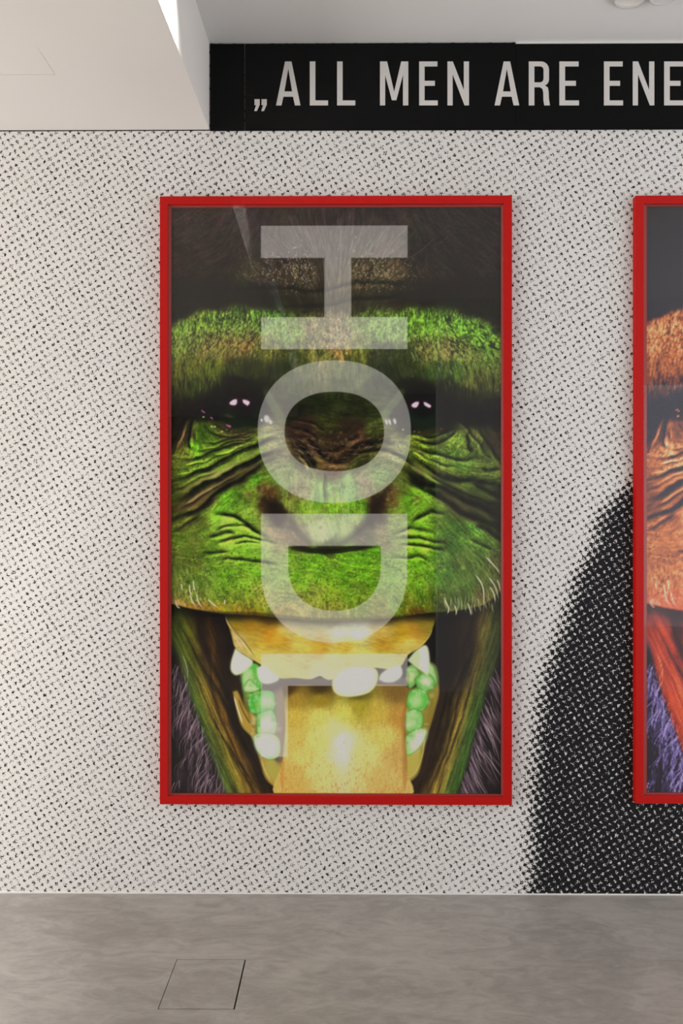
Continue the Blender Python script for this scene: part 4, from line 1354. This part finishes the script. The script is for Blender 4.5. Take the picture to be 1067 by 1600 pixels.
    white([(402, 1045), (412, 1041), (424, 1050), (436, 1061), (424, 1068), (412, 1068), (404, 1060)], (196, 222, 176))
    white([(593, 1062), (596, 1054), (610, 1044), (625, 1041), (628, 1055), (616, 1065), (602, 1066)], (190, 222, 166))
    white([(638, 1032), (651, 1017), (666, 1009), (671, 1029), (669, 1053), (658, 1048), (646, 1039)], (166, 208, 128))
    cv.over(cv.poly([(639, 1032), (651, 1018), (658, 1022), (656, 1042), (646, 1038)], 4) * 0.7, (186, 220, 146))
    white([(519, 1072), (521, 1058), (534, 1045), (558, 1040), (581, 1042), (591, 1052), (588, 1070), (576, 1083), (552, 1089), (532, 1088), (522, 1081)], (176, 204, 120), 1.2)
    mouth = cv.a.copy()

    # ---------- put the skin over the mouth along the lip line, with whiskers
    cv.a = mouth
    lm = cv.poly([(240, 300), (810, 300)] + lip[::-1], 1.8, smooth=False)
    shade = cv.poly([(240, 300), (810, 300)] + [(x, y + 9) for x, y in lip[::-1]], 12, smooth=False)
    cv.a *= (1 - 0.55 * shade)[..., None]
    cv.a += (skin - cv.a) * lm[..., None]
    cv.stroke([(300, 953), (350, 958), (400, 960), (440, 964), (480, 968), (520, 969), (560, 968), (600, 965), (650, 960)], 3, (58, 44, 18), 0.6, 3)
    def whisk(n, xr, yr, lean, Lr, cols, al):
        for k in range(n):
            x0 = xr[0] + rs.rand() * (xr[1] - xr[0])
            y0 = yr[0] + rs.rand() * (yr[1] - yr[0])
            L = Lr[0] + rs.rand() * (Lr[1] - Lr[0])
            c = cols[rs.randint(len(cols))]
            ln = lean + rs.normal() * 0.16
            cv.stroke([(x0, y0), (x0 + ln * L * 0.3, y0 + L * 0.5), (x0 + ln * L, y0 + L)], 1.2, c, al * (0.5 + 0.5 * rs.rand()), 0.8, (0.3, 0.4), spl=4)
    whisk(70, (270, 345), (880, 925), 0.2, (8, 22), [(150, 172, 90), (176, 186, 120)], 0.45)
    whisk(200, (690, 782), (850, 930), 0.42, (8, 24), [(120, 146, 72), (150, 160, 104), (96, 128, 52)], 0.38)
    whisk(120, (600, 690), (880, 945), 0.15, (6, 16), [(120, 170, 50), (150, 180, 70)], 0.35)
    whisk(40, (690, 770), (925, 945), 0.1, (12, 22), [(168, 176, 120), (196, 196, 160)], 0.7)
    for pts in ([(296, 912), (297, 925), (302, 932)], [(297, 926), (300, 940), (307, 948)], [(306, 925), (310, 941), (318, 952)], [(273, 936), (277, 948), (283, 952)],
                [(302, 905), (303, 918), (306, 926)], [(324, 935), (333, 945), (342, 950)], [(352, 937), (350, 946)], [(283, 912), (285, 924)],
                [(740, 895), (752, 912), (756, 930), (755, 968)], [(756, 868), (768, 880), (778, 892), (780, 900)], [(762, 900), (774, 918), (780, 942)], [(710, 945), (713, 955), (712, 964)],
                [(694, 935), (701, 952), (698, 962)], [(764, 915), (772, 930), (774, 946)], [(776, 905), (780, 915), (783, 930)], [(730, 940), (735, 955), (736, 964)]):
        cv.stroke(pts, 1.9, (214, 206, 176), 0.9, 0.9, (0.2, 0.4))
    # ragged little hair fringe of the lip's dark rim
    plain = np.clip(cv.a, 0, 255)

    # ---------- the four big letters, pale and half see-through
    def sup(cx, cy, rx, ry, n=2.25):
        return 1.0 - (np.abs((X - cx) / rx) ** n + np.abs((Y - cy) / ry) ** n) ** (1 / n)
    e = lambda d: np.clip(d + 0.5, 0, 1)
    rect = lambda x0, y0, x1, y1: np.clip(np.minimum(np.minimum(X - x0, x1 - X), np.minimum(Y - y0, y1 - Y)) + 0.5, 0, 1)
    H_ = np.maximum(np.maximum(rect(408, 353.2, 637, 403.6), rect(507, 400, 549.2, 500)), rect(408, 496.2, 637, 546.2))
    O_ = e(sup(522.5, 675, 119.7, 111.5, 2.2) * 112) * (1 - e(sup(522.6, 674.8, 77.6, 62.0, 2.25) * 62))
    outer = np.where(Y < 892, rect(408, 803.3, 637, 1010), e(sup(522.5, 892, 114.5, 113, 2.15) * 113) * (Y > 800))
    inner = np.where(Y < 885, rect(450.6, 853.6, 595.2, 1010), e(sup(522.9, 885, 72.3, 70, 2.2) * 70))
    D_ = outer * (1 - inner)
    L_ = np.maximum(rect(408, 1022.3, 637, 1072.3), rect(408, 1060, 450.2, 1183.3))
    al = np.clip(H_ + O_ + D_ + L_, 0, 1)
    bigt = cv.poly([(519, 1072), (521, 1058), (534, 1045), (558, 1040), (581, 1042), (591, 1052), (588, 1070), (576, 1083), (552, 1089), (532, 1088), (522, 1081)], 1.2)
    green = plain + (np.array([222, 219, 222], np.float32) - plain) * (0.505 * al * (1 - 0.6 * bigt))[..., None]

    # ---------- second print: the same face in orange, red and violet inks
    L0 = plain @ np.array([0.35, 0.55, 0.10], np.float32)
    f = cv.fbm(60, 60, 2, 95)
    org = ramp(L0, [(0, (38, 34, 48)), (22, (46, 40, 58)), (45, (84, 52, 56)), (75, (150, 82, 58)), (110, (206, 120, 72)), (150, (236, 170, 116)), (200, (244, 220, 190)), (255, (250, 244, 240))])
    red = ramp(L0, [(0, (34, 24, 30)), (25, (70, 36, 42)), (55, (160, 52, 44)), (90, (206, 74, 48)), (130, (222, 110, 74)), (200, (240, 190, 170)), (255, (250, 240, 236))])
    vio = ramp(L0, [(0, (30, 27, 33)), (30, (42, 36, 52)), (70, (104, 88, 150)), (120, (160, 144, 196)), (180, (214, 204, 226)), (255, (240, 236, 246))])
    o = org + (red - org) * (sm(905, 950, Y) * 0.9)[..., None]
    hairm = np.where(X < 525, sm(-2, 6, lo - X), sm(-2, 6, X - ro)) * sm(990, 1020, Y)
    o = o + (vio - o) * hairm[..., None]
    topm = 1 - sm(-6, 10, Y - (500 - 0.42 * np.clip(X - 268, 0, 130) * 0.75))
    bgc = np.array([46, 43, 48], np.float32) + (Y[..., None] - 320) / 180 * np.array([6, 8, 10], np.float32)
    o = o + (bgc - o) * (topm * 0.96)[..., None]
    return np.clip(green, 0, 255) / 255.0, np.clip(o, 0, 255) / 255.0

green, orange = paint_pictures()
framed('red framed print of a green ape face with tongue out and large grey capitals', 249.5, 306.6, 800.0, 1258.2,
       268.0, 325.3, 782.5, 1240.0, green, 1, 'red framed ape prints', 'print_ink_green')
framed('red framed print of an orange ape face, cut off by the edge of the view', 993.2, 305.4, 1543.0, 1257.2,
       1009.5, 323.0, 1524.5, 1239.0, orange, 2, 'red framed ape prints', 'print_ink_orange')
